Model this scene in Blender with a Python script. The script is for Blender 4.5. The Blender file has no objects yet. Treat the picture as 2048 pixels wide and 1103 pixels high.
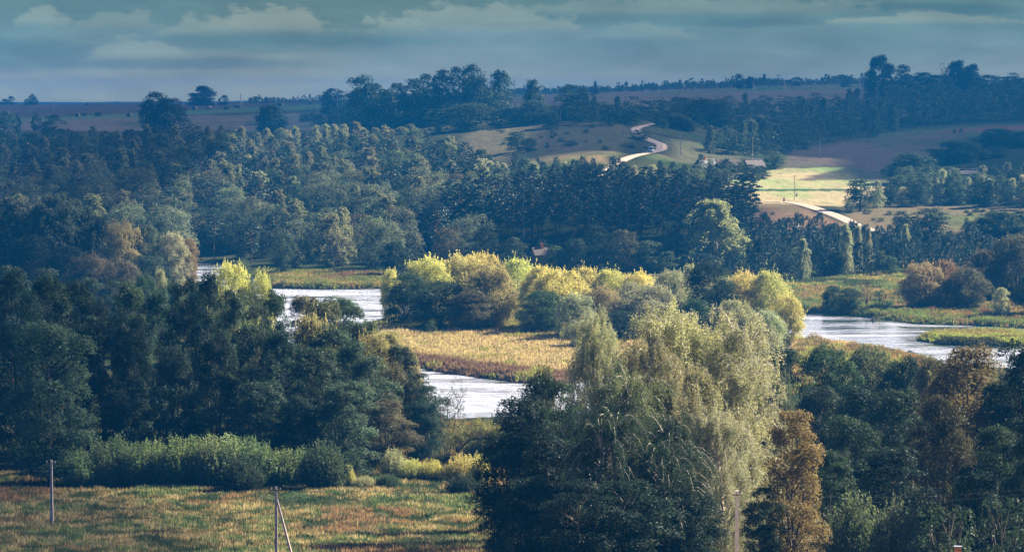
import bpy, math
import numpy as np
R = math.radians
sc = bpy.context.scene
COL = sc.collection
F = 5807.0            # focal length in pixels of the 2048 px wide photograph
EYE = 60.0            # camera height above the river
VH = 190.0            # image row of the true horizon

# ---------------------------------------------------------------- camera
cam_d = bpy.data.cameras.new('camera'); cam = bpy.data.objects.new('camera', cam_d); COL.objects.link(cam)
cam.location = (0, 0, EYE)
cam_d.sensor_width = 36.0
cam_d.lens = 36.0 * F / 2048
cam.rotation_euler = (R(90) - math.atan((551.5 - VH) / F), 0, 0)
cam_d.clip_start = 1.0; cam_d.clip_end = 60000
sc.camera = cam

# ---------------------------------------------------------------- sun, sky, exposure
SUN_AZ, SUN_EL = 62.0, 33.0     # azimuth to the right of the view direction
sun_d = bpy.data.lights.new('sun', 'SUN'); sun = bpy.data.objects.new('sun', sun_d); COL.objects.link(sun)
sun_d.energy = 5.0; sun_d.angle = R(0.5); sun_d.color = (1.0, 0.86, 0.62)
sun.rotation_euler = (R(90 - SUN_EL), 0, R(180 - SUN_AZ))
SD = np.array([math.sin(R(SUN_AZ)) * math.cos(R(SUN_EL)), math.cos(R(SUN_AZ)) * math.cos(R(SUN_EL)), math.sin(R(SUN_EL))])
import mathutils
sun.rotation_euler = mathutils.Vector(SD).to_track_quat('Z', 'Y').to_euler()

world = bpy.data.worlds.new("World"); sc.world = world; world.use_nodes = True
class NT:
    def __init__(s, nt): s.nt = nt; nt.nodes.clear()
    def n(s, t, **kw):
        o = s.nt.nodes.new(t)
        for k, v in kw.items():
            if k.startswith('i_'):
                o.inputs[int(k[2:])].default_value = v
            else: setattr(o, k, v)
        return o
    def l(s, a, b): s.nt.links.new(a, b); return b
    def math(s, op, a, b=None, c=None, clamp=False):
        m = s.n('ShaderNodeMath', operation=op); m.use_clamp = clamp
        for i, x in enumerate((a, b, c)):
            if x is None: continue
            if isinstance(x, (int, float)): m.inputs[i].default_value = x
            else: s.l(x, m.inputs[i])
        return m.outputs[0]
    def mix(s, f, a, b, blend='MIX'):
        m = s.n('ShaderNodeMix', data_type='RGBA', blend_type=blend)
        for sock, x in ((m.inputs[0], f), (m.inputs[6], a), (m.inputs[7], b)):
            if isinstance(x, (int, float)): sock.default_value = x
            elif isinstance(x, tuple): sock.default_value = (*x[:3], 1)
            else: s.l(x, sock)
        return m.outputs[2]
    def ramp(s, f, stops):
        r = s.n('ShaderNodeValToRGB'); e = r.color_ramp.elements
        while len(e) < len(stops): e.new(0.5)
        for el, (p, c) in zip(e, stops):
            el.position = p; el.color = (*c, 1) if len(c) == 3 else c
        if not isinstance(f, (int, float)): s.l(f, r.inputs[0])
        return r.outputs[0]
    def smooth(s, x, lo, hi):
        m = s.n('ShaderNodeMapRange', interpolation_type='SMOOTHSTEP'); s.l(x, m.inputs[0])
        m.inputs[1].default_value = lo; m.inputs[2].default_value = hi
        return m.outputs[0]
    def noise(s, vec, scale, detail=4, rough=0.55, dist=0.0):
        m = s.n('ShaderNodeTexNoise'); m.inputs['Scale'].default_value = scale
        m.inputs['Detail'].default_value = detail; m.inputs['Roughness'].default_value = rough
        m.inputs['Distortion'].default_value = dist
        if vec is not None: s.l(vec, m.inputs['Vector'])
        return m.outputs[0]

def build_world():
    t = NT(world.node_tree)
    tc = t.n('ShaderNodeTexCoord'); sep = t.n('ShaderNodeSeparateXYZ'); t.l(tc.outputs['Generated'], sep.inputs[0])
    x, y, z = sep.outputs
    az = t.math('ARCTAN2', x, y)                     # right of the view direction
    el = z
    # low cloud deck near the horizon
    cb = t.n('ShaderNodeCombineXYZ')
    t.l(t.math('MULTIPLY', az, 26.0), cb.inputs[0]); t.l(t.math('MULTIPLY', el, 95.0), cb.inputs[1])
    nz = t.noise(cb.outputs[0], 1.0, 6, 0.6, 0.3)
    nzc = t.math('SUBTRACT', nz, 0.5)
    azd = t.math('ADD', az, t.math('MULTIPLY', nzc, 0.012))
    cb3 = t.n('ShaderNodeCombineXYZ')
    t.l(t.math('MULTIPLY', az, 120.0), cb3.inputs[0]); t.l(t.math('MULTIPLY', el, 230.0), cb3.inputs[1])
    nf = t.noise(cb3.outputs[0], 1.0, 6, 0.6, 0.0)
    puff = t.math('SUBTRACT', nf, 0.5)
    base = t.ramp(t.math('MULTIPLY', el, 14.0, clamp=True), [
        (0.0, (.52, .50, .26)), (0.06, (.44, .44, .28)), (0.14, (.30, .345, .275)), (0.24, (.21, .30, .275)),
        (0.36, (.15, .245, .225)), (0.50, (.125, .21, .195)), (1.0, (.10, .19, .24))])
    # cumulus banks: (image u, image v of the flat base, half width, height, strength)
    banks = [(530, 66, 160, 62, .72), (400, 70, 90, 40, .5), (100, 52, 60, 45, .6), (250, 60, 110, 46, .35), (285, 118, 120, 46, .55), (740, 50, 22, 18, .55),
             (960, 66, 260, 66, .6), (1400, 30, 520, 40, .3), (1290, 80, 140, 34, .3), (1840, 50, 230, 24, .6), (820, 105, 560, 18, .14)]
    light = None
    for (u, v, w, h, s) in banks:
        a0 = (u - 1024) / F; e0 = (VH - v) / F
        dx = t.math('DIVIDE', t.math('SUBTRACT', azd, a0), w / F)
        top = t.math('SUBTRACT', 1.0, t.math('MULTIPLY', dx, dx))
        e = t.math('DIVIDE', t.math('SUBTRACT', el, e0), h / F)
        inside = t.math('SUBTRACT', t.math('ADD', top, t.math('MULTIPLY', puff, 1.8)), e)
        m = t.math('MULTIPLY', t.smooth(inside, 0.0, 0.34), t.smooth(e, -0.25, 0.35))
        m = t.math('MULTIPLY', m, s)
        light = m if light is None else t.math('MAXIMUM', light, m)
    dark = [(570, 84, 300, 26, .55), (60, 112, 170, 40, .5), (330, 128, 330, 14, .4), (1500, 48, 200, 10, .45), (1820, 22, 240, 16, .7), (1180, 40, 600, 14, .2), (1500,110,520,60,.25)]
    dk = None
    for (u, v, w, h, s) in dark:
        a0 = (u - 1024) / F; e0 = (VH - v) / F
        dx = t.math('DIVIDE', t.math('SUBTRACT', azd, a0), w / F)
        e = t.math('DIVIDE', t.math('SUBTRACT', t.math('ADD', el, t.math('MULTIPLY', puff, 0.0025)), e0), h / F)
        rr = t.math('ADD', t.math('MULTIPLY', dx, dx), t.math('MULTIPLY', e, e))
        m = t.math('MULTIPLY', t.math('SUBTRACT', 1.0, t.smooth(rr, 0.1, 1.2)), s)
        dk = m if dk is None else t.math('MAXIMUM', dk, m)
    c = t.mix(dk, base, (.075, .16, .175))
    c = t.mix(light, c, (.34, .40, .32))
    cn = t.math('ADD', 1.0, t.math('MULTIPLY', nzc, 0.95))
    vm = t.n('ShaderNodeVectorMath', operation='SCALE'); t.l(c, vm.inputs[0]); t.l(cn, vm.inputs[3])
    c = t.mix(1.0, vm.outputs[0], (1.0, .98, .91), 'MULTIPLY')
    # darker, bluer cloud to both sides
    # upper sky: physical sky seen between clouds
    sky = t.n('ShaderNodeTexSky', sky_type='NISHITA'); sky.sun_disc = False
    sky.sun_elevation = R(SUN_EL); sky.sun_rotation = R(SUN_AZ); sky.altitude = 150; sky.air_density = 1.3; sky.dust_density = 1.0; sky.ozone_density = 4.0
    skyc = t.mix(1.0, sky.outputs[0], SKYTINT, 'MULTIPLY')
    # bright glow patch added above the frame, for the river to reflect
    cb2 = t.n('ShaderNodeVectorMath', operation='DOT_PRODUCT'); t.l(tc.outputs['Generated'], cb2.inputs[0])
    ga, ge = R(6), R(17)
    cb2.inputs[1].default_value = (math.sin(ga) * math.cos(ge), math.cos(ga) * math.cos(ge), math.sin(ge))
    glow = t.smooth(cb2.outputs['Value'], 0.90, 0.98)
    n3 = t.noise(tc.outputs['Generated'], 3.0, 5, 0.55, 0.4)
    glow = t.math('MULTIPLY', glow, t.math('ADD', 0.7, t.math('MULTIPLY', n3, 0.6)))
    skyc = t.mix(1.0, skyc, (AMB,) * 3, 'MULTIPLY')
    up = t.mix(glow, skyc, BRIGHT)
    S = 0.05
    c10 = t.mix(1.0, c, (1 / S * DECK,) * 3, 'MULTIPLY')
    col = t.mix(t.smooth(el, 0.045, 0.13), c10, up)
    below = t.smooth(el, -0.02, 0.0)
    col = t.mix(below, (0.5, 0.8, 0.9), col)
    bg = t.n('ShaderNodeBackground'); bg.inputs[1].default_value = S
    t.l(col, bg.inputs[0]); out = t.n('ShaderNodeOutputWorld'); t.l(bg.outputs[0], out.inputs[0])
AMB = 0.70
SKYTINT = (0.03, 0.19, 0.62)
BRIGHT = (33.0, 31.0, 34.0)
DECK = 0.245
build_world()
sc.view_settings.view_transform = 'Standard'; sc.view_settings.look = 'None'
sc.view_settings.exposure = 2.0; sc.view_settings.gamma = 1.0
sc.render.engine = 'CYCLES'
cy = sc.cycles
cy.max_bounces = 4; cy.diffuse_bounces = 2; cy.glossy_bounces = 2; cy.transmission_bounces = 2; cy.transparent_max_bounces = 8; cy.volume_bounces = 0
cy.use_denoising = True; cy.denoiser = 'OPENIMAGEDENOISE'; cy.denoising_input_passes = 'RGB_ALBEDO_NORMAL'
cy.sample_clamp_indirect = 4.0
world.cycles.sampling_method = 'AUTOMATIC'

# ---------------------------------------------------------------- helpers
def link(o, parent=None):
    COL.objects.link(o)
    if parent is not None: o.parent = parent
    return o
def tag(o, label=None, cat=None, group=None, kind=None):
    if label: o['label'] = label
    if cat: o['category'] = cat
    if group: o['group'] = group
    if kind: o['kind'] = kind
    return o
class MB:
    """collects vertices and faces; builds ONE mesh"""
    def __init__(s): s.v = []; s.f3 = []; s.f4 = []; s.m3 = []; s.m4 = []; s.n = 0; s.r = []
    def add(s, V, F_, mat=0, rnd=None):
        V = np.asarray(V, float).reshape(-1, 3); F_ = np.asarray(F_, int)
        s.v.append(V); s.r.append(np.full(len(V), .5) if rnd is None else rnd)
        if F_.shape[1] == 3: s.f3.append(F_ + s.n); s.m3.append(np.full(len(F_), mat))
        else: s.f4.append(F_ + s.n); s.m4.append(np.full(len(F_), mat))
        s.n += len(V); return s
    def mesh(s, name, mats, smooth=False):
        V = np.concatenate(s.v)
        f3 = np.concatenate(s.f3) if s.f3 else np.zeros((0, 3), int)
        f4 = np.concatenate(s.f4) if s.f4 else np.zeros((0, 4), int)
        mi = np.concatenate(s.m3 + s.m4) if (s.m3 or s.m4) else np.zeros(0, int)
        me = bpy.data.meshes.new(name)
        me.vertices.add(len(V)); me.vertices.foreach_set('co', V.ravel())
        loops = np.concatenate([f3.ravel(), f4.ravel()])
        me.loops.add(len(loops)); me.loops.foreach_set('vertex_index', loops)
        n3, n4 = len(f3), len(f4)
        me.polygons.add(n3 + n4)
        ls = np.concatenate([np.arange(n3) * 3, n3 * 3 + np.arange(n4) * 4])
        me.polygons.foreach_set('loop_start', ls)
        me.polygons.foreach_set('material_index', mi)
        if smooth: me.polygons.foreach_set('use_smooth', np.ones(n3 + n4, bool))
        at = me.attributes.new('rnd', 'FLOAT', 'POINT'); at.data.foreach_set('value', np.concatenate(s.r))
        me.update(calc_edges=True)
        if not smooth: me.shade_flat()
        for m in mats: me.materials.append(m)
        return me
    def obj(s, name, mats, parent=None, smooth=False):
        if not isinstance(mats, (list, tuple)): mats = [mats]
        return link(bpy.data.objects.new(name, s.mesh(name, mats, smooth)), parent)
def unit(a): return a / np.maximum(np.linalg.norm(a, axis=-1, keepdims=True), 1e-9)
def box(mb, c, s, mat=0, rz=0.0, taper=1.0):
    sx, sy, sz = s[0] / 2, s[1] / 2, s[2] / 2
    V = np.array([(i * sx * (taper if k > 0 else 1), j * sy * (taper if k > 0 else 1), k * sz) for k in (-1, 1) for j in (-1, 1) for i in (-1, 1)])
    if rz: V = V @ np.array([[math.cos(rz), math.sin(rz), 0], [-math.sin(rz), math.cos(rz), 0], [0, 0, 1]])
    V = V + np.array(c)
    mb.add(V, [(0, 2, 3, 1), (4, 5, 7, 6), (0, 1, 5, 4), (2, 6, 7, 3), (0, 4, 6, 2), (1, 3, 7, 5)], mat)
def tube(mb, P, rad, n=6, mat=0, cap=True):
    P = np.asarray(P, float); k = len(P); rad = np.broadcast_to(np.asarray(rad, float), (k,))
    T = unit(np.gradient(P, axis=0))
    up = np.array([0, 0, 1.0]); a = np.cross(T, up); bad = np.linalg.norm(a, axis=1) < 1e-3
    a[bad] = (1, 0, 0); a = unit(a); b = np.cross(T, a)
    # keep frames consistent for near-vertical tubes
    if abs(T[:, 2]).min() > 0.8:
        a = unit(np.cross(np.tile([0, 1.0, 0], (k, 1)), T)); b = np.cross(T, a)
    th = np.arange(n) / n * 2 * math.pi
    V = P[:, None] + rad[:, None, None] * (a[:, None] * np.cos(th)[None, :, None] + b[:, None] * np.sin(th)[None, :, None])
    V = V.reshape(-1, 3); fs = []
    for i in range(k - 1):
        for j in range(n):
            fs.append((i * n + j, i * n + (j + 1) % n, (i + 1) * n + (j + 1) % n, (i + 1) * n + j))
    mb.add(V, fs, mat)
    if cap:
        c = P[-1]; top = V[(k - 1) * n:]
        mb.add(np.vstack([top, c]), [(j, (j + 1) % n, n) for j in range(n)], mat)
def in_poly(u, v, poly):
    u = np.asarray(u, float); v = np.asarray(v, float); ins = np.zeros(u.shape, bool)
    p = np.asarray(poly, float); q = np.roll(p, -1, 0)
    for (x0, y0), (x1, y1) in zip(p, q):
        if y0 == y1: continue
        c = ((y0 > v) != (y1 > v)) & (u < (x1 - x0) * (v - y0) / (y1 - y0) + x0)
        ins ^= c
    return ins
def smst(x, a, b):
    t = np.clip((x - a) / (b - a), 0, 1); return t * t * (3 - 2 * t)
# value noise
def vnoise(x, y, seed=0, octaves=3):
    rs = np.random.default_rng(seed); G = rs.random((256, 256)); out = 0; amp = 1; tot = 0
    for o in range(octaves):
        xi = np.floor(x).astype(int); yi = np.floor(y).astype(int); fx = x - xi; fy = y - yi
        fx = fx * fx * (3 - 2 * fx); fy = fy * fy * (3 - 2 * fy)
        g = lambda a, b: G[a % 256, b % 256]
        out = out + amp * ((g(xi, yi) * (1 - fx) + g(xi + 1, yi) * fx) * (1 - fy) + (g(xi, yi + 1) * (1 - fx) + g(xi + 1, yi + 1) * fx) * fy)
        tot += amp; amp *= .5; x = x * 2.03 + 17; y = y * 2.03 + 31
    return out / tot

# ---------------------------------------------------------------- the lie of the land
KD = np.array([5, 30, 100, 200, 280, 360, 430, 500, 600, 800, 900, 950, 1000, 1050, 1100, 1200, 1350, 1500, 1700, 2000, 2500, 3200, 5000, 7200], float)
KU = np.array([-1400, 0, 300, 600, 900, 1200, 1500, 1800, 2100, 3500], float)
near = [57, 52.5, 39, 24.5, 13, 6, 3.2, 1.8, 1.4, 1.4]
def prof(r): return near + r
KZ = np.array([
    prof([1.4, 1.2, 1.0, 1.2, 6, 14, 21, 29, 37, 42, 47, 49, 40, 42]),
    prof([1.4, 1.2, 1.0, 1.2, 6, 14, 21, 29, 37, 42, 47, 49, 40, 42]),
    prof([1.4, 1.2, 1.0, 1.2, 6, 14, 21, 29, 37, 42, 47, 49, 40, 43]),
    prof([1.5, 1.6, 2.2, 3.5, 8, 16, 24, 31, 40, 45, 49.5, 51.5, 44, 47]),
    prof([1.5, 1.6, 3.5, 6, 11, 20, 31, 42, 48, 52, 55.5, 57, 52, 55]),
    prof([1.5, 1.8, 7, 12, 20, 31.5, 38.5, 47, 52, 56.5, 60, 62, 58, 62]),
    prof([1.6, 3, 7, 11, 15, 21, 29, 36, 43, 54, 62, 69, 66, 70]),
    prof([1.8, 3.4, 7, 10.5, 14, 18.5, 25, 31, 40, 52, 64, 72, 70, 72]),
    prof([2.2, 4, 8, 11, 14, 20, 28, 35, 44.5, 58, 68, 70, 68, 70]),
    prof([2.2, 4, 8, 11, 14, 20, 28, 35, 44.5, 58, 68, 70, 68, 70])])
gd = np.concatenate([np.geomspace(5, 276, 46), np.arange(280, 1000, 1.6), np.arange(1000, 1400, 3.5), np.arange(1400, 3400, 10), np.geomspace(3420, 7200, 36)])
gu = np.concatenate([np.linspace(-1400, -180, 24), np.arange(-150, 2200, 7.5), np.linspace(2230, 3500, 24)])
def cosin(x, xk, yk):      # smooth (monotone) interpolation
    yk = np.asarray(yk, float); h = np.diff(xk); s = np.diff(yk, axis=0) / h.reshape(-1, *([1] * (yk.ndim - 1)))
    m = np.empty_like(yk); m[0] = s[0]; m[-1] = s[-1]
    a, b = s[:-1], s[1:]
    m[1:-1] = np.where(a * b > 0, 2 * a * b / np.where(np.abs(a + b) < 1e-9, 1, a + b), 0)
    i = np.clip(np.searchsorted(xk, x) - 1, 0, len(xk) - 2)
    sh = (-1,) + (1,) * (yk.ndim - 1)
    hh = h[i].reshape(sh); t = ((x - xk[i]).reshape(sh)) / hh
    return (yk[i] * (2 * t ** 3 - 3 * t ** 2 + 1) + m[i] * hh * (t ** 3 - 2 * t ** 2 + t) + yk[i + 1] * (-2 * t ** 3 + 3 * t ** 2) + m[i + 1] * hh * (t ** 3 - t ** 2))
Z1 = np.stack([cosin(gd, KD, KZ[i]) for i in range(len(KU))])       # (KU, gd)
H = cosin(gu, KU, Z1)                                                # (gu, gd)
U, D = np.meshgrid(gu, gd, indexing='ij')
X = (U - 1024) / F * D
# gentle unevenness
H = H + (vnoise(X / 60 + 50, D / 60 + 50, 1) - .5) * np.interp(D, [5, 280, 1000, 2000, 4000], [.0, 1.0, 2.0, 4.0, 6.0]) * smst(D, 20, 300)
H = H + (vnoise(X / 7 + 9, D / 7 + 9, 2) - .5) * .8 * smst(D, 200, 300) + (vnoise(X / 2.6 + 9, D / 2.6 + 9, 22) - .5) * .55 * smst(D, 250, 300) * (1 - smst(D, 430, 470))
def uvw(poly):   # water-level outline given as image rows -> world metres
    p = np.asarray(poly, float); d = EYE * F / (p[:, 1] - VH)
    return np.stack([(p[:, 0] - 1024) / F * d, d], 1)
RIVER = uvw([(3300, 674), (2500, 668), (2048, 656), (1950, 652), (1830, 648), (1790, 640), (1740, 636), (1700, 630), (1610, 626), (1500, 612), (1300, 592), (1000, 578),
    (757, 577), (650, 578), (540, 576), (520, 562), (480, 545), (440, 527), (380, 525), (200, 521), (-100, 519), (-1000, 519), (-1000, 548), (-100, 548), (200, 550), (340, 560),
    (420, 580), (480, 610), (520, 650), (560, 700), (620, 750), (700, 795), (800, 835), (900, 850), (980, 845), (1050, 840), (1200, 830), (1350, 790), (1500, 740),
    (1590, 688), (1700, 695), (1800, 712), (1840, 722), (1900, 738), (2048, 748), (2500, 765), (3300, 780)])
ISLAND = uvw([(775, 646), (850, 625), (1000, 612), (1300, 630), (1480, 650), (1570, 666), (1562, 680), (1480, 695), (1380, 715), (1250, 745), (1120, 772), (1040, 766), (960, 757),
    (900, 748), (850, 739), (800, 722), (760, 690), (738, 665), (735, 650)])
BAR = uvw([(1838, 681), (1850, 674), (1870, 671), (1950, 668), (2040, 671), (2150, 678), (2150, 696), (2040, 692), (1940, 692), (1880, 689)])
BAR2 = uvw([(725, 652), (731, 643), (748, 641), (775, 644), (775, 650), (750, 656)])
def pdist(x, y, poly):
    p = poly; q = np.roll(p, -1, 0); best = np.full(x.shape, 1e9)
    for (x0, y0), (x1, y1) in zip(p, q):
        dx, dy = x1 - x0, y1 - y0; t = np.clip(((x - x0) * dx + (y - y0) * dy) / (dx * dx + dy * dy + 1e-9), 0, 1)
        best = np.minimum(best, np.hypot(x - x0 - t * dx, y - y0 - t * dy))
    return best
def water_sd(x, y):      # > 0 on land, < 0 in the river
    dr = pdist(x, y, RIVER); sr = np.where(in_poly(x, y, RIVER), -dr, dr)
    for isl in (ISLAND, BAR):
        di = pdist(x, y, isl); si = np.where(in_poly(x, y, isl), di, -di)
        sr = np.maximum(sr, si)
    return sr
SDW = np.full(H.shape, 60.0); band = (D > 500) & (D < 1120)
SDW[band] = water_sd(X[band], D[band]) + (vnoise(X[band] / 5, D[band] / 5, 3) - .5) * 2.4
lowland = np.minimum(H, 1.3 + (H - 1.3) * smst(SDW, 0, 40) + (vnoise(X / 9, D / 9, 4) - .5) * .5)
H = np.where(SDW < 0, -.05 + np.maximum(SDW * .5, -1.6), np.where(SDW < 60, np.maximum(lowland, .25) * smst(SDW, -.6, 3.0) + .02, H))
LIFT = 0
def ground(x, y):
    x = np.asarray(x, float); y = np.asarray(y, float); u = x / y * F + 1024
    i = np.clip(np.searchsorted(gu, u) - 1, 0, len(gu) - 2); j = np.clip(np.searchsorted(gd, y) - 1, 0, len(gd) - 2)
    a = np.clip((u - gu[i]) / (gu[i + 1] - gu[i]), 0, 1); b = np.clip((y - gd[j]) / (gd[j + 1] - gd[j]), 0, 1)
    return (H[i, j] * (1 - a) + H[i + 1, j] * a) * (1 - b) + (H[i, j + 1] * (1 - a) + H[i + 1, j + 1] * a) * b
def gxy(u, d): return ((u - 1024) / F * d, d)
PV = VH + (EYE - H) * F / D          # where each ground vertex falls
_ds = np.concatenate([np.arange(230, 1500, 1.0), np.arange(1500, 3400, 4.0), np.arange(3400, 7000, 20.)])
def hit(u, v, dmin=0):
    """distance at which the line of sight (u, v) meets the ground"""
    x = (u - 1024) / F * _ds; g = ground(x, _ds); ray = EYE - (v - VH) * _ds / F
    k = np.nonzero((ray <= g) & (_ds > dmin))[0]
    return float(_ds[k[0]]) if len(k) else None

# the road: a graded bed cut into the slope
ROADP = np.array([((u - 1024) / F * d, d) for u, v, d in [(1335, 243, 1570), (1309, 246, 1522), (1288, 250, 1482), (1271, 258, 1440), (1277, 266, 1412), (1300, 275, 1392), (1322, 286, 1372), (1322, 296, 1345), (1302, 304, 1312), (1262, 319, 1250), (1226, 333, 1195),
    (1206, 350, 1150), (1255, 372, 1130), (1360, 390, 1135), (1470, 400, 1145), (1560, 404.5, 1150), (1610, 410, 1140), (1650, 421, 1115), (1680, 433, 1092), (1715, 449, 1066), (1790, 468, 1040), (1860, 475, 1034), (1920, 477, 1032), (2060, 481, 1028), (2300, 484, 1026)]])
_k = len(ROADP); _ts = np.linspace(0, _k - 1, _k * 16)
ROADQ = np.stack([cosin(_ts, np.arange(_k).astype(float), ROADP[:, i]) for i in (0, 1)], 1)
ROADZ = ground(ROADQ[:, 0], ROADQ[:, 1]); _w = np.hanning(41); _w /= _w.sum(); ROADZ = np.convolve(np.pad(ROADZ, 20, mode='edge'), _w, 'valid')
_sel = np.argwhere((D > 990) & (D < 1600) & (U > 1150) & (U < 2400))
for c0 in range(0, len(_sel), 4000):
    ij = _sel[c0:c0 + 4000]; xx = X[ij[:, 0], ij[:, 1]]; yy = D[ij[:, 0], ij[:, 1]]
    dd_ = np.hypot(xx[:, None] - ROADQ[None, :, 0], yy[:, None] - ROADQ[None, :, 1]); kk = dd_.argmin(1); dm_ = dd_.min(1)
    wv = 1 - smst(dm_, 4.2, 13.0)
    H[ij[:, 0], ij[:, 1]] = H[ij[:, 0], ij[:, 1]] * (1 - wv) + (ROADZ[kk] - .06) * wv
PV = VH + (EYE - H) * F / D

# ---------------------------------------------------------------- land cover
LC = np.zeros(H.shape + (3,)); LC[:] = (.055, .062, .032)
def soft(m, s=2):
    m = m.astype(float)
    for _ in range(s):
        m[1:-1] = (m[:-2] + 2 * m[1:-1] + m[2:]) / 4; m[:, 1:-1] = (m[:, :-2] + 2 * m[:, 1:-1] + m[:, 2:]) / 4
    return m[..., None]
def paint(poly, col, dr=(0, 9999), s=1, streak=None):
    wob = (vnoise(X / 14, D / 14, 7) - .5)
    m = in_poly(U + wob * 14, PV + wob * 3, poly) & (D > dr[0]) & (D < dr[1])
    k = soft(m, s)
    LC[:] = LC * (1 - k) + np.array(col) * k
paint([(-1400, 940), (330, 940), (560, 955), (900, 975), (1100, 960), (3400, 960), (3400, 2500), (-1400, 2500)], (.21, .18, .11), (0, 460))
paint([(540, 576), (540, 545), (1300, 545), (1600, 560), (1600, 630), (1000, 590), (757, 580)], (.26, .24, .10), (700, 1000), 2)
paint([(620, 545), (760, 545), (760, 562), (640, 560)], (.16, .10, .08), (700, 1000), 3)
paint([(700, 640), (1700, 600), (1700, 700), (1130, 790), (850, 760), (760, 700)], (.42, .36, .24), (560, 780), 1)
paint([(730, 636), (1300, 646), (1300, 662), (900, 662), (730, 655)], (.26, .26, .10), (600, 800), 2)
paint([(800, 705), (1120, 745), (1300, 740), (1120, 790), (830, 750)], (.15, .10, .09), (560, 720), 3)
paint([(1500, 555), (1810, 545), (2100, 600), (2600, 600), (2600, 700), (1830, 670), (1500, 640)], (.24, .20, .10), (700, 960), 2)
paint([(1600, 605), (1750, 612), (1850, 630), (2600, 640), (2600, 700), (1800, 650), (1600, 640)], (.14, .17, .07), (680, 960), 2)
paint([(1500, 555), (1810, 545), (1810, 562), (1500, 580)], (.32, .30, .13), (800, 960), 2)
# far fields
paint([(930, 335), (930, 262), (1000, 235), (1260, 232), (1300, 250), (1250, 290), (1225, 330)], (.15, .135, .075), (1150, 1700), 2)
paint([(1090, 322), (1130, 311), (1205, 310), (1212, 321)], (.30, .21, .12), (1100, 1500), 2)
paint([(1290, 240), (1460, 236), (1560, 240), (1560, 300), (1420, 330), (1300, 320)], (.12, .12, .07), (1150, 1800), 2)
paint([(1555, 340), (1580, 300), (1700, 282), (1830, 262), (1960, 258), (1900, 300), (1780, 330), (1770, 362), (1590, 362)], (.145, .11, .09), (1200, 2100), 1)
paint([(1700, 280), (1830, 257), (2300, 235), (2300, 265), (1930, 272), (1830, 268)], (.10, .13, .06), (1300, 2300), 1)
paint([(1840, 262), (2300, 236), (2300, 247), (1900, 266)], (.20, .10, .08), (1300, 2300), 1)
paint([(1440, 350), (1560, 337), (1690, 334), (1620, 352), (1590, 361), (1775, 358), (1785, 372), (1700, 412), (1440, 405)], (.50, .42, .24), (1050, 1420), 1)
paint([(1440, 351), (1560, 337), (1690, 334), (1640, 343), (1500, 352)], (.38, .37, .19), (1050, 1420), 1)
paint([(1480, 377.5), (1700, 377.5), (1700, 381.5), (1480, 381.5)], (.08, .14, .07), (1050, 1420), 0)
paint([(1500, 404), (1600, 412), (1660, 436), (1700, 450), (1480, 470), (1480, 410)], (.24, .16, .10), (950, 1250), 1)
paint([(1690, 402), (1800, 412), (2500, 410), (2500, 482), (1690, 460)], (.22, .175, .10), (950, 1250), 2)
# plateau fields
paint([(-1400, 240), (300, 233), (620, 226), (700, 228), (700, 262), (-1400, 262)], (.16, .14, .115), (1500, 2600), 1)
paint([(-1400, 241), (60, 236), (400, 219), (660, 207), (700, 205), (700, 216), (400, 229), (100, 240), (-1400, 250)], (.10, .155, .08), (1600, 3000), 1)
paint([(-1400, 213), (660, 200), (660, 206), (300, 222), (60, 235), (-1400, 240)], (.095, .065, .06), (1800, 6000), 1)
paint([(960, 240), (960, 176), (1300, 176), (1720, 168), (1850, 172), (1850, 240)], (.18, .15, .12), (1700, 3600), 1)
paint([(1300, 184), (1720, 166), (1850, 170), (1850, 176), (1600, 180), (1300, 188)], (.14, .16, .08), (1900, 3600), 1)

def grid_mesh(name, V, nu, nd):
    idx = np.arange(nu * nd).reshape(nu, nd)
    f = np.stack([idx[:-1, :-1], idx[1:, :-1], idx[1:, 1:], idx[:-1, 1:]], -1).reshape(-1, 4)
    mb = MB(); mb.add(V, f); return mb

# ---------------------------------------------------------------- materials
def new_mat(name):
    m = bpy.data.materials.new(name); m.use_nodes = True; return m, NT(m.node_tree)
def mat_plain(name, col, rough=.8, noise_s=3.0, var=.35, metal=0.0, bump=0.0):
    m, t = new_mat(name)
    tc = t.n('ShaderNodeTexCoord'); nz = t.noise(tc.outputs['Object'], noise_s, 5)
    lo = tuple(c * (1 - var) for c in col); hi = tuple(min(1, c * (1 + var)) for c in col)
    c = t.mix(t.smooth(nz, .3, .7), lo, hi)
    b = t.n('ShaderNodeBsdfPrincipled'); t.l(c, b.inputs['Base Color']); b.inputs['Roughness'].default_value = rough; b.inputs['Metallic'].default_value = metal
    if bump:
        bp = t.n('ShaderNodeBump'); bp.inputs['Strength'].default_value = bump; t.l(nz, bp.inputs['Height']); t.l(bp.outputs[0], b.inputs['Normal'])
    o = t.n('ShaderNodeOutputMaterial'); t.l(b.outputs[0], o.inputs[0]); return m
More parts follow.
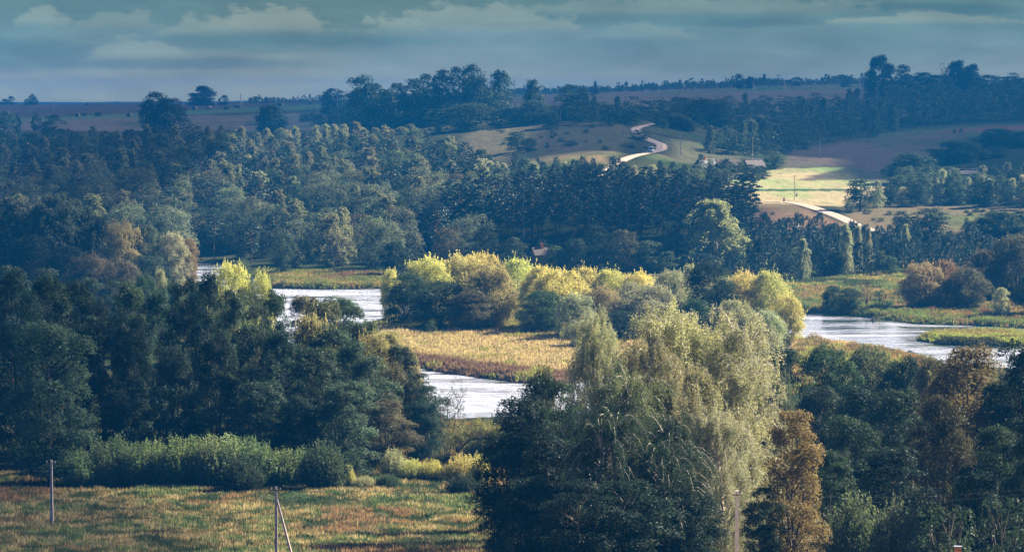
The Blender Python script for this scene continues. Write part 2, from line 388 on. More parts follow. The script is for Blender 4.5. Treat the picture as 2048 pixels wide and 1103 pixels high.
def mat_foliage(name, trans=.45, gloss=.012, tyel=(1.15, 1.08, .8), patch=0.35):
    m, t = new_mat(name)
    oi = t.n('ShaderNodeObjectInfo'); at = t.n('ShaderNodeAttribute', attribute_name='rnd'); tc = t.n('ShaderNodeTexCoord')
    nz = t.noise(tc.outputs['Object'], .22, 2)
    k = t.math('ADD', t.math('MULTIPLY', at.outputs['Fac'], .8), t.math('ADD', .42, t.math('MULTIPLY', nz, .36)))
    vm = t.n('ShaderNodeVectorMath', operation='SCALE'); t.l(oi.outputs['Color'], vm.inputs[0]); t.l(k, vm.inputs[3])
    # some leaves turn with the season
    turn = t.math('MULTIPLY', t.smooth(at.outputs['Fac'], .82, .98), patch)
    c = t.mix(turn, vm.outputs[0], t.mix(1.0, vm.outputs[0], (1.5, 1.2, .8), 'MULTIPLY'))
    d = t.n('ShaderNodeBsdfDiffuse'); t.l(c, d.inputs[0])
    tr = t.n('ShaderNodeBsdfTranslucent'); t.l(t.mix(1.0, c, tyel, 'MULTIPLY'), tr.inputs[0])
    mx = t.n('ShaderNodeMixShader'); mx.inputs[0].default_value = trans; t.l(d.outputs[0], mx.inputs[1]); t.l(tr.outputs[0], mx.inputs[2])
    g = t.n('ShaderNodeBsdfGlossy'); g.inputs['Roughness'].default_value = .5; g.inputs[0].default_value = (.9, .95, 1, 1)
    m2 = t.n('ShaderNodeMixShader'); m2.inputs[0].default_value = gloss; t.l(mx.outputs[0], m2.inputs[1]); t.l(g.outputs[0], m2.inputs[2])
    o = t.n('ShaderNodeOutputMaterial'); t.l(m2.outputs[0], o.inputs[0]); return m
LEAF = mat_foliage('leaves')
NEEDLE = mat_foliage('needles', .22, .03, (1.1, 1.05, .7), .1)
BARK = mat_plain('dark_bark', (.07, .055, .045), .9, 2.0, .4, bump=.3)
PBARK = mat_plain('pine_bark', (.16, .085, .05), .9, 1.2, .5, bump=.3)
def mat_birch():
    m, t = new_mat('birch_bark'); tc = t.n('ShaderNodeTexCoord'); mp = t.n('ShaderNodeMapping'); mp.inputs['Scale'].default_value = (1, 1, 3.5)
    t.l(tc.outputs['Object'], mp.inputs[0]); nz = t.noise(mp.outputs[0], 1.3, 5, .7)
    c = t.mix(t.smooth(nz, .54, .62), (.62, .56, .50), (.06, .05, .045))
    b = t.n('ShaderNodeBsdfPrincipled'); t.l(c, b.inputs['Base Color']); b.inputs['Roughness'].default_value = .7
    o = t.n('ShaderNodeOutputMaterial'); t.l(b.outputs[0], o.inputs[0]); return m
BIRCH = mat_birch()
def mat_land():
    m, t = new_mat('land'); at = t.n('ShaderNodeAttribute', attribute_name='cover'); ge = t.n('ShaderNodeNewGeometry')
    mp = t.n('ShaderNodeMapping'); mp.inputs['Scale'].default_value = (1, .45, 1); t.l(ge.outputs['Position'], mp.inputs[0])
    big = t.noise(mp.outputs[0], .022, 4, .6); mid = t.noise(mp.outputs[0], .16, 5, .65); fine = t.noise(mp.outputs[0], 1.3, 4, .6)
    c = at.outputs['Color']
    green = t.mix(1.0, c, (.55, .95, .60), 'MULTIPLY')
    c = t.mix(t.math('MULTIPLY', t.smooth(big, .46, .66), .75), c, green)
    c = t.mix(t.math('MULTIPLY', t.smooth(mid, .50, .72), .6), c, t.mix(1.0, c, (.45, .50, .45), 'MULTIPLY'))
    c = t.mix(t.math('MULTIPLY', t.smooth(mid, .48, .28), .5), c, t.mix(1.0, c, (1.45, 1.35, 1.15), 'MULTIPLY'))
    k = t.math('ADD', .55, t.math('MULTIPLY', fine, .9))
    vm = t.n('ShaderNodeVectorMath', operation='SCALE'); t.l(c, vm.inputs[0]); t.l(k, vm.inputs[3])
    d = t.n('ShaderNodeBsdfDiffuse'); t.l(vm.outputs[0], d.inputs[0]); d.inputs[1].default_value = .6
    bp = t.n('ShaderNodeBump'); bp.inputs['Strength'].default_value = .9; bp.inputs['Distance'].default_value = .8
    t.l(t.math('ADD', mid, t.math('MULTIPLY', fine, .5)), bp.inputs['Height']); t.l(bp.outputs[0], d.inputs['Normal'])
    o = t.n('ShaderNodeOutputMaterial'); t.l(d.outputs[0], o.inputs[0]); return m
def mat_grass():
    m, t = new_mat('grass_blades'); at = t.n('ShaderNodeAttribute', attribute_name='cover'); r = t.n('ShaderNodeAttribute', attribute_name='rnd')
    k = t.math('ADD', .55, t.math('MULTIPLY', r.outputs['Fac'], .9))
    vm = t.n('ShaderNodeVectorMath', operation='SCALE'); t.l(at.outputs['Color'], vm.inputs[0]); t.l(k, vm.inputs[3])
    d = t.n('ShaderNodeBsdfDiffuse'); t.l(vm.outputs[0], d.inputs[0]); tr = t.n('ShaderNodeBsdfTranslucent'); t.l(t.mix(1.0, vm.outputs[0], (1.2, 1.1, .7), 'MULTIPLY'), tr.inputs[0])
    mx = t.n('ShaderNodeMixShader'); mx.inputs[0].default_value = .45; t.l(d.outputs[0], mx.inputs[1]); t.l(tr.outputs[0], mx.inputs[2])
    o = t.n('ShaderNodeOutputMaterial'); t.l(mx.outputs[0], o.inputs[0]); return m
LAND = mat_land(); GRASS = mat_grass()
def mat_water():
    m, t = new_mat('river_water'); ge = t.n('ShaderNodeNewGeometry')
    def st(sx, rot):
        mp = t.n('ShaderNodeMapping'); mp.inputs['Scale'].default_value = (sx, 1, 1); mp.inputs['Rotation'].default_value = (0, 0, R(rot)); t.l(ge.outputs['Position'], mp.inputs[0]); return mp.outputs[0]
    a = t.noise(st(.4, -4), 1.3, 5, .62, .3)
    s = t.noise(st(.10, -6), .075, 6, .66, .5); s2 = t.noise(st(.16, 5), .42, 5, .65, .4)
    w = t.smooth(t.math('ADD', t.math('MULTIPLY', s, .55), t.math('MULTIPLY', s2, .45)), .45, .575)     # wind-ruffled water
    b = t.n('ShaderNodeBsdfGlossy'); b.inputs[0].default_value = (1, 1, 1, 1)
    t.l(t.math('ADD', .05, t.math('MULTIPLY', w, .27)), b.inputs['Roughness'])
    bp = t.n('ShaderNodeBump'); bp.inputs['Distance'].default_value = .5
    t.l(t.math('ADD', .07, t.math('MULTIPLY', w, .85)), bp.inputs['Strength'])
    t.l(a, bp.inputs['Height']); t.l(bp.outputs[0], b.inputs['Normal'])
    d = t.n('ShaderNodeBsdfDiffuse'); d.inputs[0].default_value = (.03, .045, .04, 1)
    fr = t.n('ShaderNodeFresnel'); fr.inputs[0].default_value = 1.33; t.l(bp.outputs[0], fr.inputs['Normal'])
    mx = t.n('ShaderNodeMixShader'); t.l(t.math('MAXIMUM', fr.outputs[0], .25), mx.inputs[0]); t.l(d.outputs[0], mx.inputs[1]); t.l(b.outputs[0], mx.inputs[2])
    o = t.n('ShaderNodeOutputMaterial'); t.l(mx.outputs[0], o.inputs[0]); return m
WATER = mat_water()
CONCRETE = mat_plain('weathered_concrete', (.50, .44, .42), .9, 3, .2)
WOOD = mat_plain('old_wood', (.20, .16, .14), .9, 2, .3)
GLASSM = mat_plain('dark_glass', (.03, .04, .05), .1, 1, .1)
RUBBER = mat_plain('rubber', (.03, .03, .03), .8)
def mat_gravel():
    m, t = new_mat('gravel'); at = t.n('ShaderNodeAttribute', attribute_name='rnd'); ge = t.n('ShaderNodeNewGeometry')
    a = t.noise(ge.outputs['Position'], .5, 5, .6); f = t.noise(ge.outputs['Position'], 4.0, 3)
    x = t.math('MULTIPLY', t.math('ABSOLUTE', t.math('SUBTRACT', at.outputs['Fac'], .5)), 2.0)      # 0 middle, 1 verge
    rut = t.math('MULTIPLY', t.smooth(x, .18, .34), t.math('SUBTRACT', 1.0, t.smooth(x, .5, .68)))
    c = t.mix(t.smooth(a, .35, .65), (.32, .255, .21), (.43, .35, .30)); c = t.mix(t.math('MULTIPLY', rut, .7), c, (.55, .47, .41))
    c = t.mix(t.smooth(t.math('ADD', x, t.math('MULTIPLY', t.math('SUBTRACT', a, .5), .8)), .82, 1.0), c, (.20, .17, .12))
    b = t.n('ShaderNodeBsdfDiffuse'); t.l(c, b.inputs[0]); bp = t.n('ShaderNodeBump'); bp.inputs['Strength'].default_value = .4; t.l(f, bp.inputs['Height']); t.l(bp.outputs[0], b.inputs['Normal'])
    o = t.n('ShaderNodeOutputMaterial'); t.l(b.outputs[0], o.inputs[0]); return m
GRAVEL = mat_gravel()
STRAW = mat_plain('straw', (.16, .13, .08), .95, 4, .4)
METALW = mat_plain('pale_metal', (.6, .6, .6), .4)
BRICK = mat_plain('orange_brick', (.45, .16, .06), .9, 6, .35)

# ---------------------------------------------------------------- ground, river, road
g = grid_mesh('ground', np.stack([X, D, H], -1).reshape(-1, 3), len(gu), len(gd)).obj('ground', LAND, smooth=True)
def cover(o, C):
    a = o.data.attributes.new('cover', 'FLOAT_COLOR', 'POINT'); a.data.foreach_set('color', np.concatenate([C.reshape(-1, 3), np.ones((C.size // 3, 1))], 1).ravel())
cover(g, LC); tag(g, 'rolling land from the near meadow over the valley to the far plateau', kind='structure')
ww = MB(); ww.add([(-420, 470, 0), (420, 470, 0), (420, 1120, 0), (-420, 1120, 0)], [(0, 1, 2, 3)])
w = ww.obj('river', WATER); tag(w, 'wide shallow river glittering white against the light', kind='structure')

def road():
    Tn = unit(np.gradient(ROADQ, axis=0)); Nn = np.stack([-Tn[:, 1], Tn[:, 0]], 1); n = 9
    wob = 1 + .10 * (vnoise(np.arange(len(ROADQ)) / 7. + 5, np.zeros(len(ROADQ)) + 3, 12) - .5)
    offs = np.linspace(-.5, .5, n) * 5.6; crown = .16 * (1 - (offs / 2.8) ** 2)
    V = ROADQ[:, None] + Nn[:, None] * (offs[None, :] * wob[:, None])[..., None]
    z = np.broadcast_to(ROADZ[:, None] + .10 + crown[None, :], V.shape[:2])
    at = np.broadcast_to(offs[None, :] / 2.8 * .5 + .5, V.shape[:2])
    mb = grid_mesh('gravel_road', np.concatenate([V, z[..., None]], -1).reshape(-1, 3), len(ROADQ), n); mb.r = [at.reshape(-1)]
    o = mb.obj('gravel_road', GRAVEL, smooth=True); tag(o, 'pale gravel road winding down the hill past the fields to the valley', kind='structure')
# ---------------------------------------------------------------- trees
# prototypes are 20 m tall and 9 m wide; each placed tree scales its own copy
def leaves(mb, P, Nrm, size, rng, mat=0, asp=.6, rnd=None):
    n = len(P); t = unit(np.cross(Nrm, rng.normal(size=(n, 3)))); b = np.cross(Nrm, t)
    s = (size * rng.uniform(.65, 1.35, n))[:, None]
    V = np.stack([P - t * s * .5, P - b * s * asp * .5 + t * s * .05, P + t * s * .5, P + b * s * asp * .5 - t * s * .05], 1).reshape(-1, 3)
    if rnd is None: rnd = rng.random(n)
    mb.add(V, np.arange(n * 4).reshape(n, 4), mat, np.repeat(rnd, 4))
def clump(mb, c, r, n, size, rng, mat=0, flat=1.0, up=.25, shade=None, asp=.6):
    """foliage of one bough: leaves on and inside an uneven ellipsoid"""
    d = unit(rng.normal(size=(n, 3))); d[:, 2] = np.where(d[:, 2] < -.3, -d[:, 2], d[:, 2])
    rad = r * (.55 + .5 * rng.random((n, 1)) ** .6) * (1 + .25 * np.sin(d[:, :1] * 5 + c[0]) * np.cos(d[:, 1:2] * 4 + c[1]))
    P = np.array(c) + d * rad * np.array([1, 1, flat])
    N = unit(d * 1.1 + rng.normal(size=(n, 3)) * .65 + np.array([0, 0, up]))
    base = rng.random() * .35 if shade is None else shade
    leaves(mb, P, N, size, rng, mat, asp, np.clip(base + rng.random(n) * .65, 0, 1))
def make_broad(seed, h=20., w=9., low=.06, K=70, per=150, size=.42, peak=.55, spiky=0., lobes=4, cr=1.5, trunk_h=.62, flat=.85, round_=1.0):
    rng = np.random.default_rng(seed); C = MB(); T = MB()
    # main stems
    stems = []
    for i in range(lobes):
        a = i / lobes * 6.28 + rng.random(); rr = w * .20 * (0 if i == 0 else 1)
        top = np.array([math.cos(a) * rr * 1.3, math.sin(a) * rr * 1.3, h * (.80 + .14 * rng.random() if i else .92)])
        stems.append(top)
        p = np.array([(0, 0, -1.0), (math.cos(a) * .1, math.sin(a) * .1, h * .12), tuple(top * np.array([.6, .6, .45])), tuple(top * np.array([1, 1, .9]))])
        tube(T, p, [.30, .24, .13, .03], 6)
    ph = rng.random(4) * 6.28
    for k in range(K):
        z = low + (1 - low) * rng.random() ** .85
        # silhouette: rounded top, full flanks
        prof_ = (max(0, 1 - abs((z - peak) / (1.02 - peak)) ** 2.2) ** .5 if z > peak else (.62 + .38 * (z - low) / (peak - low)) ) * round_
        a = rng.random() * 6.28
        ir = (.35 + .65 * rng.random() ** .5)
        R_ = w * .5 * prof_ * (1 + .16 * math.sin(3 * a + ph[0]) + .12 * math.sin(5 * a + z * 7 + ph[1]) + .10 * math.sin(9 * z + ph[2]))
        c = np.array([math.cos(a) * R_ * ir * .86, math.sin(a) * R_ * ir * .86, z * h - cr * .45])
        r = cr * rng.uniform(.65, 1.2) * (.75 + .35 * (1 - z))
        n = int(per * (r / cr) ** 2)
        clump(C, c, r, n, size, rng, flat=flat)
        if ir > .7 and rng.random() < .35:
            b0 = np.array([c[0] * .15, c[1] * .15, max(c[2] - 2.5, 1.0)])
            tube(T, [b0, (b0 + c) / 2 + (0, 0, .2), c], [.11, .07, .03], 4, cap=False)
        if spiky and z > .35 and rng.random() < spiky:
            for j in range(4):
                q = c + rng.normal(size=3) * r * .6; L = rng.uniform(.9, 2.0); m = 16
                tt = rng.random((m, 1)); lean = rng.normal(size=3) * .18
                P = q + np.array([0, 0, 1.0]) * tt * L + lean * tt * L + rng.normal(size=(m, 3)) * .13 * (1.1 - tt)
                leaves(C, P, unit(rng.normal(size=(m, 3))), size * .9, rng, rnd=np.clip(.45 + rng.random(m) * .55, 0, 1))
    return C, T
def make_birch(seed, h=20., w=9., nb=60, strands=7, leaf=20, size=.24, low=.12, slim=1.0, wobble=1.0, droop=1.0, stems=1, thick=1.0, topw=.72, tope=1.3):
    rng = np.random.default_rng(seed); C = MB(); T = MB()
    for st in range(stems):
        a0 = rng.random() * 6.28; sp = 0 if stems == 1 else w * .17
        K = 9; tz = np.linspace(0, 1, K)
        cx = np.cumsum(rng.normal(size=K)) * .16 * wobble + math.cos(a0) * sp * tz ** .8 * 1.4; cyy = np.cumsum(rng.normal(size=K)) * .16 * wobble + math.sin(a0) * sp * tz ** .8 * 1.4
        cx -= cx[0]; cyy -= cyy[0]
        hh = h * (1 if st == 0 else rng.uniform(.82, .97))
        P = np.stack([cx, cyy, tz * hh * .97 - .8 * (1 - tz)], 1)
        tube(T, P, np.interp(tz, [0, .5, 1], [.30, .18, .04]) * (1 if st == 0 else .8) * thick, 8)
        for k in range(nb // stems):
            f = low + (1 - low) * ((k + rng.random()) / (nb / stems)); f = min(f, .985)
            p0 = np.array([np.interp(f, tz, P[:, i]) for i in range(3)])
            a = k * 2.4 + rng.normal() * .5
            L = w * .66 * slim * (1 - max(0, (f - .30) / .70) ** tope * topw) * rng.uniform(.65, 1.15) * (.72 + .28 * min(1, f / .3))
            rise = L * (.75 + .5 * rng.random()) * (.55 + .5 * f)
            d = np.array([math.cos(a), math.sin(a), 0])
            s = np.linspace(0, 1, 8)[:, None]
            B = p0 + d * L * s + np.array([0, 0, 1]) * (rise * np.sin(s * 2.0) * .95 - droop * .42 * L * s ** 3) + rng.normal(size=3) * .3 * s
            tube(T, B, np.linspace(.085, .014, 8) * (1.25 - .6 * f) * thick, 4, cap=False)
            for j in range(strands):
                sj = .22 + .8 * rng.random(); sj = min(sj, 1.0)
                q = np.array([np.interp(sj, s[:, 0], B[:, i]) for i in range(3)]) + rng.normal(size=3) * .28
                LL = rng.uniform(.8, 3.0) * droop * (.45 + .55 * (1 - f) + .2) ; LL = min(LL, q[2] - .4)
                if LL < .3: continue
                m = int(leaf * (.5 + LL / 3)); tt = rng.random((m, 1))
                out = d * rng.uniform(0, .35) + rng.normal(size=3) * .14
                Q = q + out * tt * LL * .8 + np.array([0, 0, -1.0]) * tt ** 1.15 * LL + rng.normal(size=(m, 3)) * (.10 + .12 * (1 - tt))
                N = unit(rng.normal(size=(m, 3)) + d * .8 + np.array([0, 0, .35]))
                leaves(C, Q, N, size, rng, asp=.7, rnd=np.clip(rng.random() * .4 + rng.random(m) * .6, 0, 1))
    return C, T
def make_pine(seed, h=20., w=9., low=.45, K=38, per=110, size=.42):
    rng = np.random.default_rng(seed); C = MB(); T = MB()
    K_ = 7; tz = np.linspace(0, 1, K_); P = np.stack([np.cumsum(rng.normal(size=K_)) * .12, np.cumsum(rng.normal(size=K_)) * .12, tz * h * .95 - .8 * (1 - tz)], 1)
    tube(T, P, np.interp(tz, [0, 1], [.27, .07]), 6)
    for k in range(K):
        z = low + (1 - low) * ((k + rng.random()) / K); a = k * 2.4 + rng.normal() * .4
        q = (z - low) / (1 - low)
        R_ = w * .5 * (math.sin(math.pi * min(1, (q * .80 + .16))) ** .7) * rng.uniform(.5, 1.05)
        c = np.array([math.cos(a) * R_, math.sin(a) * R_, z * h - .4])
        r = rng.uniform(1.0, 1.7) * (1 - .3 * q)
        p0 = np.array([0, 0, z * h - 1.1]); tube(T, [p0, (p0 + c) / 2 + (0, 0, -.1), c - (0, 0, .2)], [.09, .06, .03], 4, cap=False)
        # needles in flat tufts pointing up
        n = int(per * r / 1.3); d = unit(rng.normal(size=(n, 3))); d[:, 2] = np.abs(d[:, 2]) * .9 - .15
        Pn = c + d * r * (.5 + .5 * rng.random((n, 1))) * np.array([1, 1, .5])
        leaves(C, Pn, unit(d * .7 + rng.normal(size=(n, 3)) * .8 + (0, 0, .3)), size, rng, asp=.5, rnd=np.clip(rng.random() * .4 + rng.random(n) * .6, 0, 1))
    return C, T
def make_young_pine(seed, h=10., w=6., K=75, per=42, size=.42):
    """dense young pine, green to the ground, candles pointing up"""
    rng = np.random.default_rng(seed); C = MB(); T = MB()
    tube(T, [(0, 0, -.6), (0, 0, h * .5), (0, 0, h * .96)], [.16, .1, .02], 5)
    for k in range(K):
        z = .03 + .95 * (k + rng.random()) / K; a = k * 2.4 + rng.normal() * .5
        R_ = w * .5 * (1 - max(0, z - .3) / .72) ** .75 * rng.uniform(.45, 1.05)
        c = np.array([math.cos(a) * R_, math.sin(a) * R_, z * h])
        n = per; tt = rng.random((n, 1)); d = unit(rng.normal(size=(n, 3)))
        Pn = c + np.array([math.cos(a) * .5, math.sin(a) * .5, .9]) * tt * 1.1 + d * (.55 - .4 * tt) * .9 - (0, 0, .4)
        leaves(C, Pn, unit(d + rng.normal(size=(n, 3)) * .6), size, rng, asp=.4, rnd=np.clip(.25 * rng.random() + rng.random(n) * .7, 0, 1))
    return C, T
def make_spruce(seed, h=20., w=9., K=130, per=42, size=.5):
    rng = np.random.default_rng(seed); C = MB(); T = MB()
    tube(T, [(0, 0, -.8), (0, 0, h * .5), (0, 0, h * .99)], [.26, .15, .02], 6)
    for k in range(K):
        z = .04 + .94 * (k + rng.random()) / K; a = k * 2.4 + rng.normal() * .3
        L = w * .5 * (1 - z) ** .85 * rng.uniform(.75, 1.1) + .25
        n = int(per * (.4 + L / 3)); tt = rng.random((n, 1)) ** .7
        d = np.array([math.cos(a), math.sin(a), 0]); sdir = np.array([-d[1], d[0], 0])
        Pn = np.array([0, 0, z * h]) + d * L * tt + np.array([0, 0, -1]) * L * (.35 * tt - .22 * tt ** 3) + sdir * rng.normal(size=(n, 1)) * .28 * L * (1 - .6 * tt) + rng.normal(size=(n, 3)) * .12
        Pn[:, 2] -= rng.random(n) * .5
        leaves(C, Pn, unit(rng.normal(size=(n, 3)) + (0, 0, .6)), size, rng, asp=.45)
    return C, T
def make_shoots(seed, h=6., w=6., K=300, size=.25, leafn=42, spread=1.0):
    """willow scrub: many upright leafy shoots from one base"""
    rng = np.random.default_rng(seed); C = MB(); T = MB()
    for k in range(K):
        a = rng.random() * 6.28; r = w * .5 * rng.random() ** .5
        b = np.array([math.cos(a) * r * .35, math.sin(a) * r * .35, -.2])
        H_ = h * (1 - .55 * (r / (w * .5)) ** 2.2) * rng.uniform(.72, 1.05)
        tip = np.array([math.cos(a) * r * spread, math.sin(a) * r * spread, H_])
        mid = (b + tip) / 2 + np.array([math.cos(a), math.sin(a), 0]) * .12 * r
        if k % 3 == 0: tube(T, [b, mid, tip], [.045, .03, .01], 3, cap=False)
        n = leafn; t = rng.random((n, 1)) ** .7
        P = (1 - t) ** 2 * b + 2 * t * (1 - t) * mid + t ** 2 * tip + rng.normal(size=(n, 3)) * .22 * (1.25 - t)
        P[:, 2] = np.maximum(P[:, 2], .1)
        leaves(C, P, unit(rng.normal(size=(n, 3)) + (0, 0, .3)), size, rng, asp=.45, rnd=np.clip(rng.random() * .35 + rng.random(n) * .65, 0, 1))
    return C, T
PROTO = {}
def proto(kind, i, whole):
    """mesh data for a variant: (crown, trunk) for near trees, one mesh for far ones"""
    key = (kind, i, whole)
    if key in PROTO: return PROTO[key]
    h, w, bark, leafm, fn = KINDS[kind]
    C, T = fn(i + 11)
    if whole:
        m = C; k = m.n
        for V, r in zip(T.v, T.r): m.v.append(V); m.r.append(r)
        m.f3 += [f + k for f in T.f3]; m.f4 += [f + k for f in T.f4]
        m.m3 += [np.full(len(f), 1) for f in T.f3]; m.m4 += [np.full(len(f), 1) for f in T.f4]
        m.n += T.n
        PROTO[key] = (m.mesh(kind, [leafm, bark]), None)
    else: PROTO[key] = (C.mesh(kind + '_crown', [leafm]), T.mesh(kind + '_trunk', [bark], True))
    return PROTO[key]
KINDS = {   # height, width, bark, leaf material, builder
    'alder':      (20, 9, BARK, LEAF, lambda s: make_broad(s, K=95, per=460, size=.27, lobes=5, cr=1.75, peak=.5)),
    'alder_tall': (20, 9, BARK, LEAF, lambda s: make_broad(s + 30, K=100, per=440, size=.26, lobes=3, cr=1.6, peak=.38, low=.04)),
    'willow':     (20, 18, BARK, LEAF, lambda s: make_broad(s + 60, h=20, w=18, K=190, per=230, size=.42, lobes=6, cr=2.5, peak=.5, spiky=.9, low=.03)),
    'round':      (20, 18, BARK, LEAF, lambda s: make_broad(s + 90, h=20, w=18, K=190, per=210, size=.42, lobes=6, cr=2.4, peak=.48, low=.03)),
    'hero_birch': (27.5, 15, BIRCH, LEAF, lambda s: make_birch(s + 5, h=25, w=15, nb=150, strands=21, leaf=44, size=.17, low=.08, slim=.86, stems=2, wobble=1.7, thick=1.35, topw=.62, tope=2.2)),
    'birch':      (20, 8, BIRCH, LEAF, lambda s: make_birch(s, h=20, w=8, nb=90, strands=12, leaf=24, size=.36, low=.06)),
    'weeper':     (20, 10, BIRCH, LEAF, lambda s: make_birch(s + 40, h=20, w=10, nb=110, strands=14, leaf=26, size=.34, low=.05, stems=2)),
    'orange':     (20, 10, BARK, LEAF, lambda s: make_broad(s + 120, h=20, w=10, K=150, per=320, size=.25, lobes=4, cr=1.5, peak=.28, low=.02)),
    'scrub':      (6, 6, BARK, LEAF, lambda s: make_shoots(s)),
    'weeds':      (2, 4, BARK, LEAF, lambda s: make_shoots(s + 20, h=2, w=4, K=110, size=.16, leafn=22)),
    'bare':       (18, 9, BARK, LEAF, lambda s: make_broad(s + 150, h=18, w=9, K=44, per=60, size=.26, lobes=5, cr=1.1, peak=.6, low=.28)),
    # lighter meshes for trees about a kilometre off
    'far_pine':   (20, 7, PBARK, NEEDLE, lambda s: make_pine(s, h=20, w=7, K=40, per=70, size=.6, low=.38)),
    'far_birch':  (20, 6, BIRCH, LEAF, lambda s: make_birch(s, h=20, w=6, nb=50, strands=9, leaf=14, size=.46, low=.05)),
    'far_broad':  (18, 10, BARK, LEAF, lambda s: make_broad(s, h=18, w=10, K=64, per=105, size=.62, lobes=3, cr=2.3, peak=.5, low=.03)),
    'slope_broad': (18, 13, BARK, LEAF, lambda s: make_broad(s + 400, h=18, w=13, K=46, per=190, size=.52, lobes=3, cr=2.9, peak=.5, low=.03, spiky=.3)),
    'far_bush':   (8, 9, BARK, LEAF, lambda s: make_broad(s + 40, h=8, w=9, K=40, per=70, size=.6, lobes=3, cr=1.7, peak=.35, low=.0)),
    'far_round':  (20, 18, BARK, LEAF, lambda s: make_broad(s + 70, h=20, w=18, K=120, per=210, size=.65, lobes=5, cr=3.0, peak=.45, low=.02)),
    'young_pine': (10, 6, PBARK, NEEDLE, lambda s: make_young_pine(s)),
    'spruce':     (20, 9, BARK, NEEDLE, lambda s: make_spruce(s)),
    'hedge':      (8, 9, BARK, LEAF, lambda s: make_broad(s + 200, h=8, w=9, K=60, per=75, size=.34, lobes=4, cr=1.15, peak=.4, low=.0)),
}
NVAR = {'hero_birch': 3, 'birch': 3, 'weeper': 2, 'far_pine': 5, 'far_birch': 5, 'far_broad': 6, 'slope_broad': 6, 'far_bush': 4, 'young_pine': 5, 'alder': 4, 'alder_tall': 3, 'willow': 3, 'round': 2, 'orange': 2, 'scrub': 4, 'weeds': 3, 'hedge': 3}
NAME = {'alder': 'deciduous_tree', 'alder_tall': 'deciduous_tree', 'willow': 'willow_tree', 'round': 'broadleaf_tree', 'hero_birch': 'birch_tree', 'birch': 'birch_tree', 'weeper': 'birch_tree', 'orange': 'autumn_tree',
        'scrub': 'willow_shrub', 'weeds': 'weed_clump', 'bare': 'sparse_tree', 'far_pine': 'pine_tree', 'far_birch': 'birch_tree', 'far_broad': 'broadleaf_tree', 'far_bush': 'bush',
        'far_round': 'broadleaf_tree', 'slope_broad': 'deciduous_tree', 'young_pine': 'young_pine', 'spruce': 'spruce_tree', 'hedge': 'bush'}  # slope_broad stands for broadleaf trees of no settled species
RNG = np.random.default_rng(4)
MASS = []; MASSM = MB(); _lite = []
def mass_tree(x, y, h, w):
    if not _lite:
        for q in range(5):
            C, T = make_broad(300 + q, h=18, w=10, K=26, per=36, size=1.0, lobes=2, cr=2.5, peak=.5, low=.02); _lite.append(C)
    C = _lite[int(RNG.integers(5))]; V = np.concatenate(C.v); a = RNG.random() * 6.28; c, s_ = math.cos(a), math.sin(a)
    V = np.stack([(V[:, 0] * c - V[:, 1] * s_) * w / 10 + x, (V[:, 0] * s_ + V[:, 1] * c) * w / 10 + y, V[:, 2] * h / 18 + float(ground(x, y))], 1)
    MASSM.add(V, np.concatenate(C.f4), 0, np.clip(np.concatenate(C.r) * RNG.uniform(.7, 1.1), 0, 1)); TREES.append((x, y))
TREES = []
def tree(kind, x, y, h, w, col, label, group=None, whole=None, var=None, lean=0, rz=None, z=None):
    nv = NVAR.get(kind, 2); i = int(RNG.integers(nv)) if var is None else var
    if whole is None: whole = kind.startswith('far') or kind in ('slope_broad', 'young_pine', 'weeds', 'spruce') or y > 1000
    h0, w0 = KINDS[kind][:2]; a, b = proto(kind, i, whole)
    nm = NAME[kind]; cat = 'shrub' if nm in ('bush', 'willow_shrub') else ('plant' if nm == 'weed_clump' else 'tree')
    zz = float(ground(x, y)) if z is None else z
    j = RNG.uniform(.74, 1.28) if group else RNG.uniform(.93, 1.07); c = tuple(np.clip(np.array(col) * j * RNG.uniform(.93, 1.07, 3), 0, 1)) + (1,)
    if whole:
        root = bpy.data.objects.new(nm, a); root.color = c
    else:
        root = bpy.data.objects.new(nm, None); root.empty_display_size = .5
        k = bpy.data.objects.new('crown', a); k.color = c; link(k, root)
        link(bpy.data.objects.new('trunk', b), root)
    COL.objects.link(root)
    root.location = (x, y, zz - .15); root.scale = (w / w0, w / w0, h / h0)
    root.rotation_euler = (0, lean, RNG.random() * 6.28 if rz is None else rz)
    tag(root, label, cat, group); TREES.append((x, y)); return root
def T(kind, u, vt, d, wpx, col, label, group=None, **kw):
    if kind == 'far_broad' and d > 1400: wpx *= 1.25
    """tree whose top shows at image row vt, standing at distance d"""
    x, y = gxy(u, d); g0 = float(ground(x, y)); h = EYE - (vt - VH) * d / F - g0
    return tree(kind, x, y, max(h, .5), wpx * d / F, col, label, group, **kw)
def scatter(poly, n, gap, kinds, seed, dmin=0, keep=None):
    """spread trees over the ground seen inside poly; kinds: (weight, kind, (h0, h1), w/h, colour, label, group)"""
    rng = np.random.default_rng(seed); p = np.array(poly, float); lo, hi = p.min(0), p.max(0); pts = []; out = 0
    wts = np.array([k[0] for k in kinds], float); wts /= wts.sum(); tries = 0
    while out < n and tries < n * 60:
        tries += 1
        u, v = rng.uniform(lo[0], hi[0]), rng.uniform(lo[1], hi[1])
        if not in_poly(np.array([u]), np.array([v]), poly)[0]: continue
        if any(abs(u - a) < gap[0] and abs(v - b) < gap[1] for a, b in pts): continue
        d = hit(u, v, dmin)
        if d is None: continue
        x, y = gxy(u, d)
        if keep is not None and not keep(x, y): continue
        _, kind, hr, wr, col, lab, grp = kinds[rng.choice(len(kinds), p=wts)]
        if callable(lab): lab, grp = lab(u, v)
        h = rng.uniform(*hr)
        if kind == 'mass': mass_tree(x, y, h, h * wr * rng.uniform(.85, 1.2)); pts.append((u, v)); out += 1; continue
        tree(kind, x, y, h, h * wr * rng.uniform(.85, 1.2), col, lab, grp)
        pts.append((u, v)); out += 1
    return out
road()
